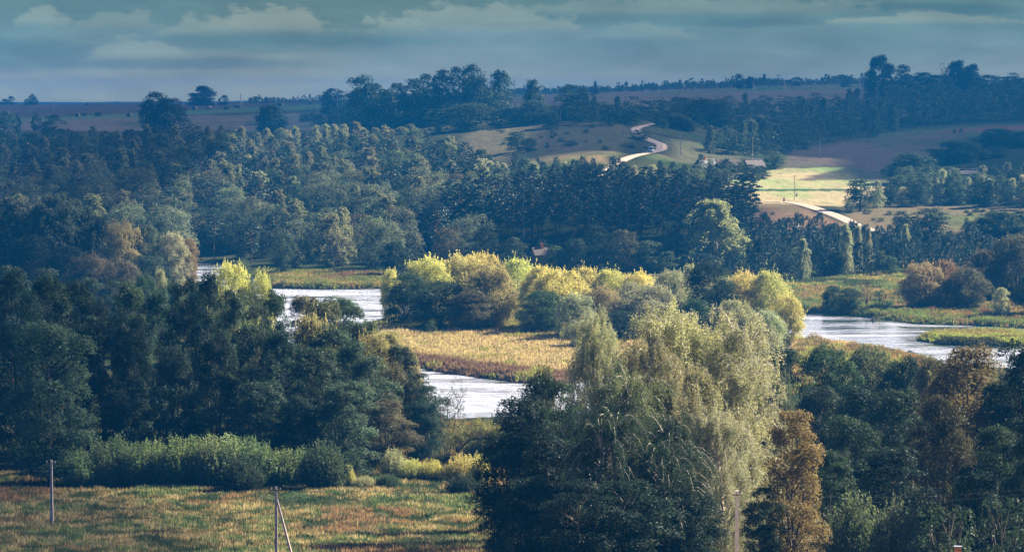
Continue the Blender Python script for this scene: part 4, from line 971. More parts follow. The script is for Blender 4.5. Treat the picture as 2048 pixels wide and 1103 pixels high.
scatter([(1120, 248), (1120, 234), (1300, 228), (1500, 220), (1700, 218), (1780, 212), (1860, 220), (1860, 240), (1700, 243), (1560, 246), (1450, 250), (1370, 258), (1180, 250)], 120, (14, 4), mixb, 34, 1300, ok)
scatter([(1760, 196), (1800, 182), (2100, 178), (2100, 238), (1850, 250)], 80, (16, 4.5), [(1, 'mass', (11, 16), 1.05, DG, 'x', 'x')], 35, 1500)
for k, u, vt, d, w, c, lab in [
   ('far_round', 1757, 112, 2150, 58, DK, 'big round dark tree on the skyline, highest on the right hill'), ('far_broad', 1802, 130, 2150, 36, DK, 'smaller dark tree right of the highest one on the skyline'),
   ('bare', 1883, 125, 2150, 20, DK, 'tree with a bare stem and small open head on the skyline'), ('far_round', 1912, 122, 2150, 54, DK, 'flat domed dark tree on the skyline, left half of a pair'), ('far_round', 1942, 128, 2150, 42, DK, 'lower dark tree on the skyline, right half of a pair'),
   ('far_broad', 1845, 145, 2130, 50, DK, 'dark tree below the bare-stemmed one on the skyline'), ('far_broad', 1875, 150, 2130, 50, DK, 'dark tree under the domed pair on the skyline'), ('far_broad', 1975, 150, 2130, 50, DK, 'dark tree right of the domed pair'),
   ('far_broad', 2015, 152, 2130, 50, DK, 'dark tree near the right end of the skyline'), ('far_broad', 2050, 156, 2130, 50, DK, 'dark tree ending the skyline at the right edge'), ('far_broad', 1735, 165, 2200, 22, DK, 'low bush left of the highest tree on the right skyline'),
   ('spruce', 1190, 161, 2450, 24, DK, 'lone conical spruce on the skyline in the middle'), ('far_broad', 1475, 148, 2900, 18, DK, 'slim tree on the skyline above the middle band of trees'), ('far_broad', 1500, 153, 2900, 20, DK, 'rounder tree right beside the slim one on the skyline'),
   ('far_bush', 1592, 154, 2900, 30, DK, 'round bush on the skyline left of the poles'), ('far_bush', 1690, 160, 2800, 24, DK, 'flat bush on the skyline beside the pole near the right hill'),
   # centre grove
   ('far_broad', 722, 150, 1560, 58, DK, 'peaked dark tree at the left end of the big skyline grove'), ('far_broad', 750, 164, 1560, 50, DK, 'dark tree on the right shoulder of the peaked one'), ('far_broad', 795, 164, 1560, 40, DK, 'small dark tree in the dip of the big skyline grove'),
   ('far_broad', 775, 178, 1550, 40, DK, 'low dark tree in the dip of the big skyline grove'), ('far_broad', 828, 156, 1560, 46, DK, 'dark tree where the skyline grove starts to rise'), ('far_broad', 858, 146, 1565, 48, DK, 'dark tree on the rising middle of the skyline grove'),
   ('far_broad', 888, 139, 1570, 46, DK, 'tall dark tree left of the highest in the skyline grove'), ('far_broad', 918, 132, 1570, 46, DK, 'highest dark tree of the skyline grove, left twin'), ('far_broad', 945, 129, 1570, 46, DK, 'highest dark tree of the skyline grove, right twin'),
   ('far_broad', 962, 152, 1560, 34, DK, 'dark tree at the right fall of the skyline grove'), ('far_birch', 1003, 140, 1570, 52, DG, 'tall airy tree standing right of the skyline grove'), ('far_birch', 1067, 160, 1500, 46, DG, 'tall slender tree right of the airy one, on a dark bushy base'),
   ('far_broad', 1068, 200, 1480, 66, DG, 'bushy dark tree at the foot of the tall slender one'), ('far_broad', 1145, 170, 1520, 62, DG, 'lighter spreading tree between the pole row and the spruce'), ('far_broad', 1100, 222, 1440, 34, DK, 'dark conical bush tree beside the pole row'),
   ('far_broad', 940, 205, 1480, 84, DG, 'large rounded lighter tree in front of the skyline grove'), ('far_broad', 1000, 205, 1500, 56, DG, 'dark tree below the tall airy one'), ('far_broad', 1035, 215, 1490, 50, DG, 'dark tree between the airy and the slender one'),
   ('far_broad', 668, 177, 2000, 40, DK, 'rounded tree behind the thin pole on the left of the grove'), ('far_broad', 655, 183, 2000, 22, DK, 'small tree at the left of the rounded one behind the thin pole'),
   ('far_round', 540, 208, 1640, 56, DG, 'dark dome of a tree left of the low hedge in front of the hay field'),
   # left plateau
   ('far_broad', 313, 184, 1760, 44, DK, 'taller dark tree of the pair on the left plateau'), ('far_broad', 342, 196, 1750, 62, DK, 'wider dark tree of the pair on the left plateau'), ('far_broad', 298, 205, 1760, 26, DK, 'low dark tree at the left foot of the pair'),
   ('far_round', 407, 172, 2900, 54, DK, 'round open-crowned tree alone on the left skyline'), ('far_bush', 384, 196, 2900, 20, DK, 'bush at the left foot of the round skyline tree'), ('far_broad', 451, 190, 2900, 15, DK, 'small upright tree right of the round skyline tree'),
   ('far_birch', 440, 197, 2900, 7, DK, 'thin little tree between the round one and the small upright one'), ('far_broad', 23, 192, 3000, 12, DK, 'small skyline tree, tallest of the leftmost three'), ('far_broad', 12, 197, 3000, 12, DK, 'small skyline tree in the middle of the leftmost three'),
   ('far_broad', 3, 203, 3000, 9, DK, 'lowest small skyline tree at the left edge'), ('far_broad', 66, 188, 3000, 12, DK, 'tallest tree of the small clump on the far left skyline'), ('far_broad', 57, 197, 3000, 11, DK, 'left tree of the small clump on the far left skyline'),
   ('far_broad', 73, 194, 3000, 9, DK, 'right tree of the small clump on the far left skyline'), ('far_bush', 176, 205, 3000, 9, DK, 'tiny bush on the skyline above the brown plateau field'), ('far_bush', 283, 219, 1900, 12, DK, 'little bush left of the pair on the plateau'),
   ('far_bush', 36, 224, 1700, 20, DK, 'dark bush on the green strip near the left edge'), ('far_bush', 72, 224, 1750, 20, DK, 'dark bush on the green strip, second from the left'), ('far_broad', 12, 222, 1600, 36, DK, 'dark tree at the left edge beside the brown field'),
   ('far_broad', 105, 228, 1620, 40, DK, 'dark tree poking over the wooded slope in front of the brown field'), ('far_bush', 197, 223, 2100, 18, DK, 'bush on the brown plateau strip'),
   # in the winding-road field
   ('far_broad', 1245, 215, 1480, 62, DG, 'broad tree left of the winding road where it leaves the wood'), ('far_round', 1343, 226, 1500, 66, BL, 'rounded grey-green bush tree right of the upper road bend'), ('far_round', 1370, 236, 1500, 50, BL, 'lower right shoulder tree of the rounded one at the upper road bend'),
   ('far_bush', 1276, 258, 1395, 38, DG, 'dark bush on the inside of the upper road bend'), ('far_bush', 1257, 285, 1330, 40, BL, 'grey-green bush left of the van'), ('far_bush', 1290, 292, 1345, 14, DG, 'small bush right beside the van'), ('far_broad', 1365, 195, 1650, 60, DG, 'dark tree above the rounded bush tree'),
   ('far_broad', 1405, 197, 1620, 72, DG, 'big dark round tree right of the upper road bend'), ('far_broad', 1440, 205, 1600, 50, DG, 'dark tree right of the big round one'), ('far_bush', 1115, 244, 1460, 18, DG, 'small round bush in the field beside the pole row'), ('far_broad', 1036, 262, 1340, 52, DG, 'dark tree in the field left of the middle'),
   ('far_broad', 1060, 275, 1330, 34, DG, 'smaller dark tree right of the one in the field'), ('far_bush', 1094, 284, 1340, 10, DG, 'tiny conical bush in the field'), ('far_bush', 1140, 279, 1340, 36, BL, 'grey-green bush in the field above the tan strip'), ('far_bush', 1218, 313, 1240, 16, DG, 'small dark bush at the lower end of the road'),
   ('far_bush', 1908, 257, 1650, 9, DK, 'left one of two little dark bushes in the upper ploughed field'), ('far_bush', 1921, 256, 1650, 9, DK, 'right one of two little dark bushes in the upper ploughed field'), ('far_bush', 1003, 262, 1450, 20, DG, 'dark bush at the left end of the field')]:
    T(k, u, vt, d, w, c, lab)
scatter([(500, 244), (560, 240), (690, 236), (1100, 240), (1100, 249), (930, 256), (760, 254), (520, 250)], 60, (13, 2.2), [(3, 'mass', (7, 11), .95, DG, 'x', 'x'),
    (1, 'far_bush', (5, 7), 1.3, DG, 'dark bush in the hedge-like row below the skyline grove', 'bushes below the skyline grove')], 36, 1350, ok)
scatter([(690, 232), (980, 226), (1000, 242), (690, 244)], 46, (16, 2.2), [(1, 'mass', (13, 18), .7, DK, 'x', 'x')], 37, 1400, ok)

# the woods carry on beyond both sides of the frame
for k_, (pl, n_) in enumerate([([(-620, 525), (-95, 525), (-95, 315), (-620, 300)], 120), ([(2150, 560), (2150, 500), (2600, 480), (2600, 560)], 40), ([(2110, 240), (2110, 180), (2600, 176), (2600, 240)], 40), ([(2130, 400), (2130, 372), (2500, 370), (2500, 400)], 25),
    ([(-420, 900), (-110, 900), (-110, 960), (-420, 960)], 26), ([(2150, 830), (2150, 1100), (2500, 1100), (2500, 830)], 26)]):
    scatter(pl, n_, (16, 6), [(1, 'mass', (14, 19), .7, DG, 'x', 'x')], 80 + k_, 200, dry)
mo = MASSM.obj('hillside_wood', LEAF); mo.color = (*DG, 1); tag(mo, 'dark wood of closed crowns covering the upper slopes and hollows', kind='stuff')
# far woods on the horizon: one mass
def far_wood(name, pts, label, seed, dist, hh):
    rng = np.random.default_rng(seed); m = MB()
    for (u0, u1, n) in pts:
        for k in range(n):
            u = rng.uniform(u0, u1); d = dist * rng.uniform(.92, 1.06); x = (u - 1024) / F * d; z = float(ground(x, d)); h = rng.uniform(*hh) * (1.5 if rng.random() < .08 else 1) * (.35 + 1.1 * float(vnoise(np.array([u / 40.]), np.array([3.]), seed)[0]))
            q = 36; t = rng.random(q) ** .8; a = rng.random(q) * 6.28; r = h * (.55 if rng.random() < .65 else .25) * (1.05 - t) ** (.45 if rng.random() < .7 else 1) * rng.random(q) ** .5
            P = np.stack([x + np.cos(a) * r, d + np.sin(a) * r, z + t * h], 1)
            leaves(m, P, unit(rng.normal(size=(q, 3)) + (0, -.4, .3)), h * .20, rng, asp=.8)
    o = m.obj(name, LEAF); o.color = (*DG, 1); tag(o, label, kind='stuff')
far_wood('far_wood', [(500, 660, 120), (1010, 1160, 260), (1160, 1740, 900)], 'distant wood along the horizon behind the plateau fields', 5, 3150, (4, 7.5))
far_wood('field_edge_scrub', [(-60, 700, 150)], 'low scrub along the far edge of the left plateau', 6, 3050, (1.0, 3.0))

# ------------------------------------------------ grass and weeds as growing blades
def blades(name, label, poly, n, hgt, seed, drange, mix, nb=5, wid=.09, spread=.35, clump_s=6.0, keep=None):
    rng = np.random.default_rng(seed); p = np.array(poly, float); lo, hi = p.min(0), p.max(0)
    # uniform over the ground
    d = np.sqrt(rng.uniform(drange[0] ** 2, drange[1] ** 2, n * 3)); u = rng.uniform(lo[0], hi[0], n * 3)
    x = (u - 1024) / F * d; z = ground(x, d); v = VH + (EYE - z) * F / d
    m = in_poly(u, v, poly)
    if keep == 'dry': m &= (z > .12)
    x, d, z, u = x[m][:n], d[m][:n], z[m][:n], u[m][:n]; k = len(x)
    i = np.clip(np.searchsorted(gu, u) - 1, 0, len(gu) - 1); j = np.clip(np.searchsorted(gd, d) - 1, 0, len(gd) - 1)
    C = LC[i, j]; pn = vnoise(x / clump_s + 40, d / clump_s + 40, seed + 1); p2 = vnoise(x / 1.6 + 40, d / 1.6 + 40, seed + 2); p3 = vnoise(x / (clump_s * 3) + 90, d / (clump_s * 3) + 90, seed + 3)
    for (lo_, hi_, col, src) in mix:
        q = {'a': pn, 'b': p2, 'c': p3}[src]; w = smst(q, lo_, hi_)[:, None]; C = C * (1 - w) + np.array(col) * w
    hs = hgt * (.45 + 1.1 * pn) * rng.uniform(.6, 1.3, k)
    V = []; 
    P0 = np.stack([x, d, z - .03], 1)
    for b in range(nb):
        a = rng.random(k) * 6.28; o = np.stack([np.cos(a), np.sin(a), np.zeros(k)], 1) * (rng.random((k, 1)) * spread)
        a2 = rng.random(k) * 6.28; wv = np.stack([np.cos(a2), np.sin(a2), np.zeros(k)], 1) * wid * rng.uniform(.6, 1.5, (k, 1))
        tip = P0 + o * 1.9 + np.stack([rng.normal(size=k) * .12 * hs, rng.normal(size=k) * .12 * hs, hs * rng.uniform(.6, 1.1, k)], 1)
        V.append(np.stack([P0 + o - wv, P0 + o + wv, tip], 1))
    V = np.stack(V, 1).reshape(-1, 3); mb = MB(); mb.add(V, np.arange(len(V)).reshape(-1, 3), 0, np.repeat(rng.random(k * nb), 3))
    o = mb.obj(name, GRASS); cover(o, np.repeat(C, nb * 3, axis=0)); tag(o, label, kind='stuff'); return o
blades('meadow_grass', 'tall dry grass and weeds covering the near meadow', [(-240, 925), (540, 940), (980, 940), (1120, 1000), (1120, 1160), (-240, 1160)], 125000, .75, 51, (285, 440),
    [(.50, .58, (.12, .18, .09), 'a'), (.57, .64, (.35, .31, .21), 'b'), (.58, .68, (.24, .17, .12), 'c'), (.45, .37, (.055, .095, .055), 'b'), (.38, .28, (.05, .08, .05), 'a')], nb=5, wid=.11)
blades('island_grass', 'dry golden grass on the island meadow', [(730, 636), (1400, 640), (1560, 660), (1400, 730), (1120, 780), (850, 748), (735, 665)], 30000, .8, 52, (570, 800),
    [(.60, .70, (.25, .27, .10), 'a'), (.62, .72, (.27, .20, .14), 'b')], nb=4, wid=.14, spread=.6, keep='dry')
blades('bank_grass', 'rough grass and herbs on the far river bank', [(1480, 545), (1820, 540), (2120, 600), (2120, 668), (1830, 660), (1480, 640)], 26000, .9, 53, (700, 960),
    [(.50, .60, (.13, .19, .075), 'a'), (.62, .72, (.22, .15, .11), 'b'), (.36, .28, (.06, .09, .05), 'c')], nb=4, wid=.16, spread=.8, keep='dry')
blades('pool_bank_grass', 'sunlit grass on the far bank above the river pool', [(500, 540), (780, 545), (780, 580), (500, 580)], 7000, .9, 54, (860, 1000),
    [(.50, .60, (.16, .20, .07), 'a'), (.62, .72, (.20, .15, .08), 'b')], nb=4, wid=.2, spread=1.0, keep='dry')
blades('sandbar_grass', 'bright green grass on the bar in the right river reach', [(1830, 660), (2160, 660), (2160, 700), (1830, 700)], 5000, .8, 55, (640, 740),
    [(.4, .6, (.28, .34, .10), 'a')], nb=5, wid=.16, spread=.6, keep='dry')
blades('waterside_grass', 'mixed green and reddish herbs on the near bank of the right reach', [(1590, 672), (1700, 684), (1860, 712), (1900, 760), (1590, 790)], 12000, 1.0, 56, (520, 760),
    [(.42, .58, (.24, .28, .10), 'a'), (.58, .70, (.30, .14, .10), 'b')], nb=4, wid=.14, spread=.6, keep='dry')
blades('shade_weeds', 'low herbs on the near bank under the leaning trees', [(740, 850), (1010, 850), (1010, 960), (740, 960)], 9000, 1.0, 57, (400, 520),
    [(.42, .58, (.22, .16, .09), 'a'), (.58, .70, (.12, .16, .07), 'b')], nb=4, wid=.12, spread=.6, keep='dry')
# clumps of rank weeds in the near meadow
for u, v, w, h, c, lab in [(450, 990, 70, 1.3, (.10, .15, .085), 'grey-green clump of tall weeds in the meadow, left of the braced pole'), (487, 975, 60, 1.2, (.10, .15, .085), 'grey-green clump of weeds under the scrub row'),
    (590, 1003, 75, 1.5, (.10, .17, .09), 'blue-green clump of reeds right of the braced pole'), (860, 1012, 80, 1.3, (.10, .13, .075), 'wide grey-green weed clump in the sunlit part of the meadow'), (400, 1022, 30, .8, DG, 'small dark tuft in the middle of the meadow'),
    (640, 1040, 28, 1.0, DG, 'small dark tuft right of the brace'), (755, 1042, 50, 1.0, BR, 'brown-green weed clump on the dry slope'), (765, 1072, 30, 1.1, DG, 'dark green tuft at the bottom right of the meadow'), (310, 1072, 60, 1.2, DK, 'dark low thicket at the bottom of the meadow, left of the braced pole'),
    (90, 1085, 110, 1.3, DG, 'dark weeds around the foot of the left pole'), (195, 1075, 60, 1.0, DG, 'dark weeds right of the left pole'), (150, 965, 60, 1.4, MG, 'green weeds at the back of the meadow near the left pole'), (880, 1092, 150, 1.4, DG, 'dark weeds in the shade beside the birch grove'),
    (700, 1100, 80, 1.2, DG, 'dark weeds at the bottom edge in the middle of the meadow'), (470, 1010, 40, .8, BR, 'brown tuft left of the braced pole'), (255, 1042, 40, .7, DG, 'dark tuft in the shaded left part of the meadow')]:
    d = hit(u, v + 4, 250); x, y = gxy(u, d); tree('weeds', x, y, h, w * d / F, c, lab)
# small tufts on the island, banks and fields
rg = np.random.default_rng(8)
scatter([(20, 965), (540, 975), (960, 1000), (980, 1085), (560, 1085), (20, 1095)], 46, (22, 7), [(2, 'weeds', (.7, 1.3), 2.2, DG, 'low dark green weed tuft dotted over the near meadow', 'dark weed tufts in the near meadow'), (1, 'weeds', (.8, 1.5), 1.8, (.16, .20, .12), 'pale green weed tuft dotted over the near meadow', 'pale weed tufts in the near meadow')], 71, 250)
for (poly, n, kind, hr, wr, col, lab, grp, dm) in [
    ([(860, 640), (1120, 640), (1120, 655), (860, 655)], 12, 'weeds', (1.2, 2.0), 2.0, (.28, .30, .10), 'pale green weed clump along the back of the island meadow', 'weed clumps along the back of the island meadow', 650),
    ([(1600, 590), (1800, 590), (1850, 640), (1780, 632), (1610, 622)], 26, 'weeds', (1.2, 2.4), 1.8, (.13, .18, .08), 'leafy weed clump on the slope of the right bank', 'weed clumps on the right bank', 700),
    ([(1620, 608), (1790, 618), (1850, 634), (2040, 640), (2040, 652), (1780, 634), (1620, 622)], 24, 'weeds', (1.0, 1.8), 2.2, (.24, .29, .10), 'bright green waterside clump below the right bank', 'waterside clumps below the right bank', 680),
    ([(1850, 608), (2050, 615), (2050, 640), (1850, 628)], 14, 'weeds', (1.2, 2.0), 2.0, (.24, .13, .09), 'reddish weed clump in front of the big bank trees', 'reddish weed clumps on the right bank', 680),
    ([(1600, 680), (1700, 694), (1830, 712), (1800, 720), (1600, 712)], 24, 'weeds', (1.6, 2.8), 1.6, (.28, .23, .11), 'orange and green herb clump on the near bank of the right reach', 'herb clumps on the near bank of the right reach', 560),
    ([(520, 560), (750, 556), (752, 574), (540, 574)], 16, 'weeds', (1.0, 2.0), 2.4, (.16, .20, .08), 'green clump on the sunlit bank above the pool', 'clumps on the sunlit pool bank', 860),
    ([(960, 250), (1240, 245), (1220, 300), (1000, 300)], 22, 'far_bush', (1.0, 2.2), 1.6, BL, 'little bush scattered in the field left of the winding road', 'little bushes in the field left of the winding road', 1100),
    ([(1400, 250), (1550, 240), (1550, 250), (1400, 275)], 10, 'far_bush', (1.5, 3.0), 1.2, DG, 'little bush in the clearing right of the upper road bend', 'little bushes in the clearing right of the upper bend', 1100),
    ([(1710, 425), (2030, 420), (2030, 455), (1730, 450)], 22, 'far_bush', (.8, 1.8), 1.8, MG, 'tiny bush dotted over the lower right field', 'tiny bushes on the lower right field', 950),
    ([(1520, 415), (1640, 428), (1660, 445), (1520, 450)], 10, 'far_bush', (.8, 1.8), 1.6, MG, 'tiny bush on the brown slope below the lower road', 'tiny bushes below the lower road', 950)]:
    scatter(poly, n, (5, 1), [(1, kind, hr, wr, col, lab, grp)], int(rg.integers(999)), dm, ok)
T('far_bush', 740, 646, 768, 26, DG, 'low dark tuft on the mud at the edge of the river pool')
T('far_bush', 752, 632, 785, 14, DG, 'small dark tuft in the river pool by the island tip')
T('hedge', 1822, 700, 668, 36, MG, 'bright green rounded bush at the end of the near bank spit')

# ------------------------------------------------ poles and wires
def pole(u, vt, vb, d, h, label, mat=CONCRETE, arm=1.2, brace=None, group=None, r=.16, z=None):
    x, y = gxy(u, d); z0 = float(ground(x, y)); m = MB()
    root = bpy.data.objects.new('utility_pole', None); COL.objects.link(root); root.location = (x, y, z0)
    m.v = []; box(m, (0, 0, h / 2 - .25), (r * 2, r * 2, h + .5), taper=.65); m.obj('post', mat, root)
    if arm:
        a = MB(); box(a, (0, -r * .8, h - .35), (arm, .1, .1)); a.obj('crossarm', WOOD, root)
        for sx in (-.45, 0, .45):
            i_ = MB(); tube(i_, [(sx * arm, -r * .8, h - .3), (sx * arm, -r * .8, h - .2), (sx * arm, -r * .8, h - .1)], [.03, .06, .04], 6); i_.obj('insulator', METALW, root)
    if brace:
        b = MB(); tube(b, [(brace, -.6, -.4), (brace * .5, -.35, h * .42), (.1, -.12, h * .84)], [.15, .14, .12], 6); b.obj('brace', mat, root)
    tag(root, label, 'utility pole', group); return (x, y, z0 + h)
def hpole(u, vt, d):
    x, y = gxy(u, d); return EYE - (vt - VH) * d / F - float(ground(x, y))
P1 = pole(97, 922, 1058, 361, hpole(97, 922, 361), 'square grey concrete pole standing alone in the left of the near meadow', r=.19)
P2 = pole(549, 976, 0, 302, hpole(549, 976, 302), 'concrete pole with a slanting brace at the bottom of the meadow', brace=2.1, arm=1.0, r=.17)
P3 = pole(1477, 984, 0, 250, hpole(1477, 984, 250), 'pale pole at the bottom edge in front of the sunlit birch', mat=mat_plain('pale_concrete', (.72, .62, .58), .8, 3, .12), arm=.8, r=.21)
xr, yr = gxy(2300, 262); P4 = (xr, yr, 26.0); xl, yl = gxy(-300, 400); P0 = (xl, yl, 14.0)
def wire(a, b, sag, nm='wire', off=0.0, rad=.006):
    s = np.linspace(0, 1, 22)[:, None]; A = np.array(a); B = np.array(b); Pq = A * (1 - s) + B * s; Pq[:, 2] -= sag * 4 * (s[:, 0] * (1 - s[:, 0])) + .12 - off; Pq[:, 0] += 0
    m = MB(); tube(m, Pq, rad, 4, cap=False); return m.obj(nm, RUBBER)
for nm, a, b in (('left edge and the left pole', P0, P1), ('left pole and the braced pole', P1, P2), ('braced pole and the pale pole', P2, P3), ('pale pole and the right edge', P3, P4)):
    for k_, lv in ((0, 'upper'), (-.45, 'lower')):
        tag(wire(a, b, 1.2, 'wire', k_), f'{lv} thin power wire strung between the {nm}', 'wire', 'power wires over the near meadow')
mid = [(1245, 246, 268, 1400, 'pole beside the dark bush near the upper road bend', 0), (1361, 268, 306, 1330, 'pole in the field right of the van', .0), (1639, 281, 310, 1420, 'pole at the upper edge of the ploughed field', 1.2), (1756, 302, 334, 1340, 'pole standing in the lower ploughed field', 1.2),
  (1501, 346, 383, 1205, 'thick pole at the left end of the bright field', 1.0), (1589, 350, 397, 1168, 'thin pole at the roadside in the bright field', 1.0), (1344, 352, 372, 1090, 'short pole rising from the thicket under the winding road', 0), (1505, 272, 314, 1300, 'pole rising behind the barn', 0),
  (1047, 359, 375, 1010, 'white stub pole above the pines', 0), (1949, 315, 345, 1290, 'pole rising beside the shed', 0), (1287, 160, 184, 2380, 'pole on the skyline right of the spruce', .8), (1721, 145, 172, 2300, 'taller pole left of the big round skyline tree', .8), (1726, 148, 172, 2320, 'shorter twin pole left of the big round skyline tree', 0),
  (1673, 150, 166, 2600, 'pole on the skyline between bush and hill', .6), (1612, 157, 170, 2600, 'left pole of the pair on the right skyline', 0), (1620, 155, 170, 2600, 'right pole of the pair on the right skyline', 0), (109, 204, 226, 2500, 'thin pole on the left plateau', .6), (675, 182, 204, 1900, 'pale thin pole in front of the rounded tree left of the grove', 0),
  (2014, 144, 156, 2140, 'pole showing above the trees of the right hill', .6), (1121, 219, 237, 1470, 'pale pole with stays in front of the lighter spreading tree', .8)]
for u, vt, vb, d, lab, arm in mid: pole(u, vt, vb, d, max(hpole(u, vt, d), 2.5), lab, arm=arm, r=.17 if d < 1800 else .22)
for u, vt, d in [(1029, 159, 1900), (1044, 171, 2060), (1048, 166, 2000), (1053, 158, 1850), (1056, 160, 1900), (1060, 161, 1900)]:
    pole(u, vt, 0, d, hpole(u, vt, d), 'tall dark pole in the line crossing the skyline left of the tall slender tree', WOOD, .8, group='line of dark poles crossing the skyline', r=.2)
for u, vt, d in [(1099.5, 203, 1560), (1102, 202, 1540), (1105.5, 201, 1530), (1108.5, 200, 1520)]:
    pole(u, vt, 0, d, hpole(u, vt, d), 'dark post in the close row standing before the pink field strip', WOOD, 0, group='close row of dark posts by the pink field', r=.18)
for u, vt, vb, d, lab in [(482, 187, 210, 2700, 'A-shaped pole on the left skyline'), (1505, 162, 178, 2500, 'A-shaped pole on the skyline near the two small trees'), (1567, 160, 173, 2500, 'A-shaped pole left of the round skyline bush')]:
    x, y = gxy(u, d); z0 = float(ground(x, y)); h = hpole(u, vt, d); root = bpy.data.objects.new('braced_pole', None); COL.objects.link(root); root.location = (x, y, z0)
    m = MB(); tube(m, [(0, 0, -.3), (0, 0, h * .5), (0, 0, h)], .22, 5); m.obj('post', CONCRETE, root)
    m = MB(); tube(m, [(2.9, 0, -.3), (1.5, 0, h * .42), (.1, 0, h * .85)], .2, 5); m.obj('brace', CONCRETE, root)
    m = MB(); box(m, (0, 0, h - .3), (1.6, .2, .2)); m.obj('crossarm', WOOD, root); tag(root, label=lab, cat='utility pole')
# road signs
for u, vt, d, lab, kind in [(1593, 386, 1158, 'square road sign on a thin post beside the roadside pole', 0), (1568, 394, 1150, 'low grey marker board at the left of the lower road', 1)]:
    x, y = gxy(u, d); z0 = float(ground(x, y)); h = hpole(u, vt, d); root = bpy.data.objects.new('road_sign', None); COL.objects.link(root); root.location = (x, y, z0)
    m = MB(); tube(m, [(0, 0, -.2), (0, 0, h / 2), (0, 0, h - .2)], .06, 6); m.obj('post', METALW, root)
    m = MB(); box(m, (0, -.1, h - (.65 if kind == 0 else h * .45)), (.75, .06, 1.25 if kind == 0 else h * .8)); m.obj('panel', mat_plain('sign_blue' if kind == 0 else 'sign_grey', (.10, .13, .25) if kind == 0 else (.3, .3, .32), .5, 2, .1), root)
    if kind == 0:
        m = MB(); box(m, (0, -.145, h - .42), (.55, .02, .45)); m.obj('sign_face', METALW, root)
    tag(root, lab, 'road sign')

# ------------------------------------------------ hay bales
def bale(u, v, d, w, label, grp):
    x, y = gxy(u, d); z0 = float(ground(x, y)); r = w * d / F * .5; th = np.arange(20) / 20 * 6.28; m = MB(); L_ = r * 1.3; rings = []
    for xx, rr in ((-L_, .0), (-L_, .9), (-L_ * .94, 1.), (L_ * .94, 1.), (L_, .9), (L_, .0)):
        rings.append(np.stack([np.full(20, xx), np.cos(th) * r * rr, r * .93 + np.sin(th) * r * rr], 1))
    V = np.concatenate(rings); f = [(i * 20 + j, i * 20 + (j + 1) % 20, (i + 1) * 20 + (j + 1) % 20, (i + 1) * 20 + j) for i in range(5) for j in range(20)]
    m.add(V, f); o = m.obj('hay_bale', STRAW); o.location = (x, y, z0); o.rotation_euler = (0, 0, RNG.random() * 3); tag(o, label, 'hay bale', grp)
for u, v in [(390, 219), (420, 219), (454, 219), (563, 209), (156, 233), (170, 232), (260, 233), (620, 206), (665, 206), (475, 215)]:
    d = hit(u, v, 1600) or 2400; d = min(max(d, 1700), 2800)
    bale(u, v, d, 7.0, 'dark round hay bale on the green strip of the left plateau', 'hay bales on the green plateau strip')

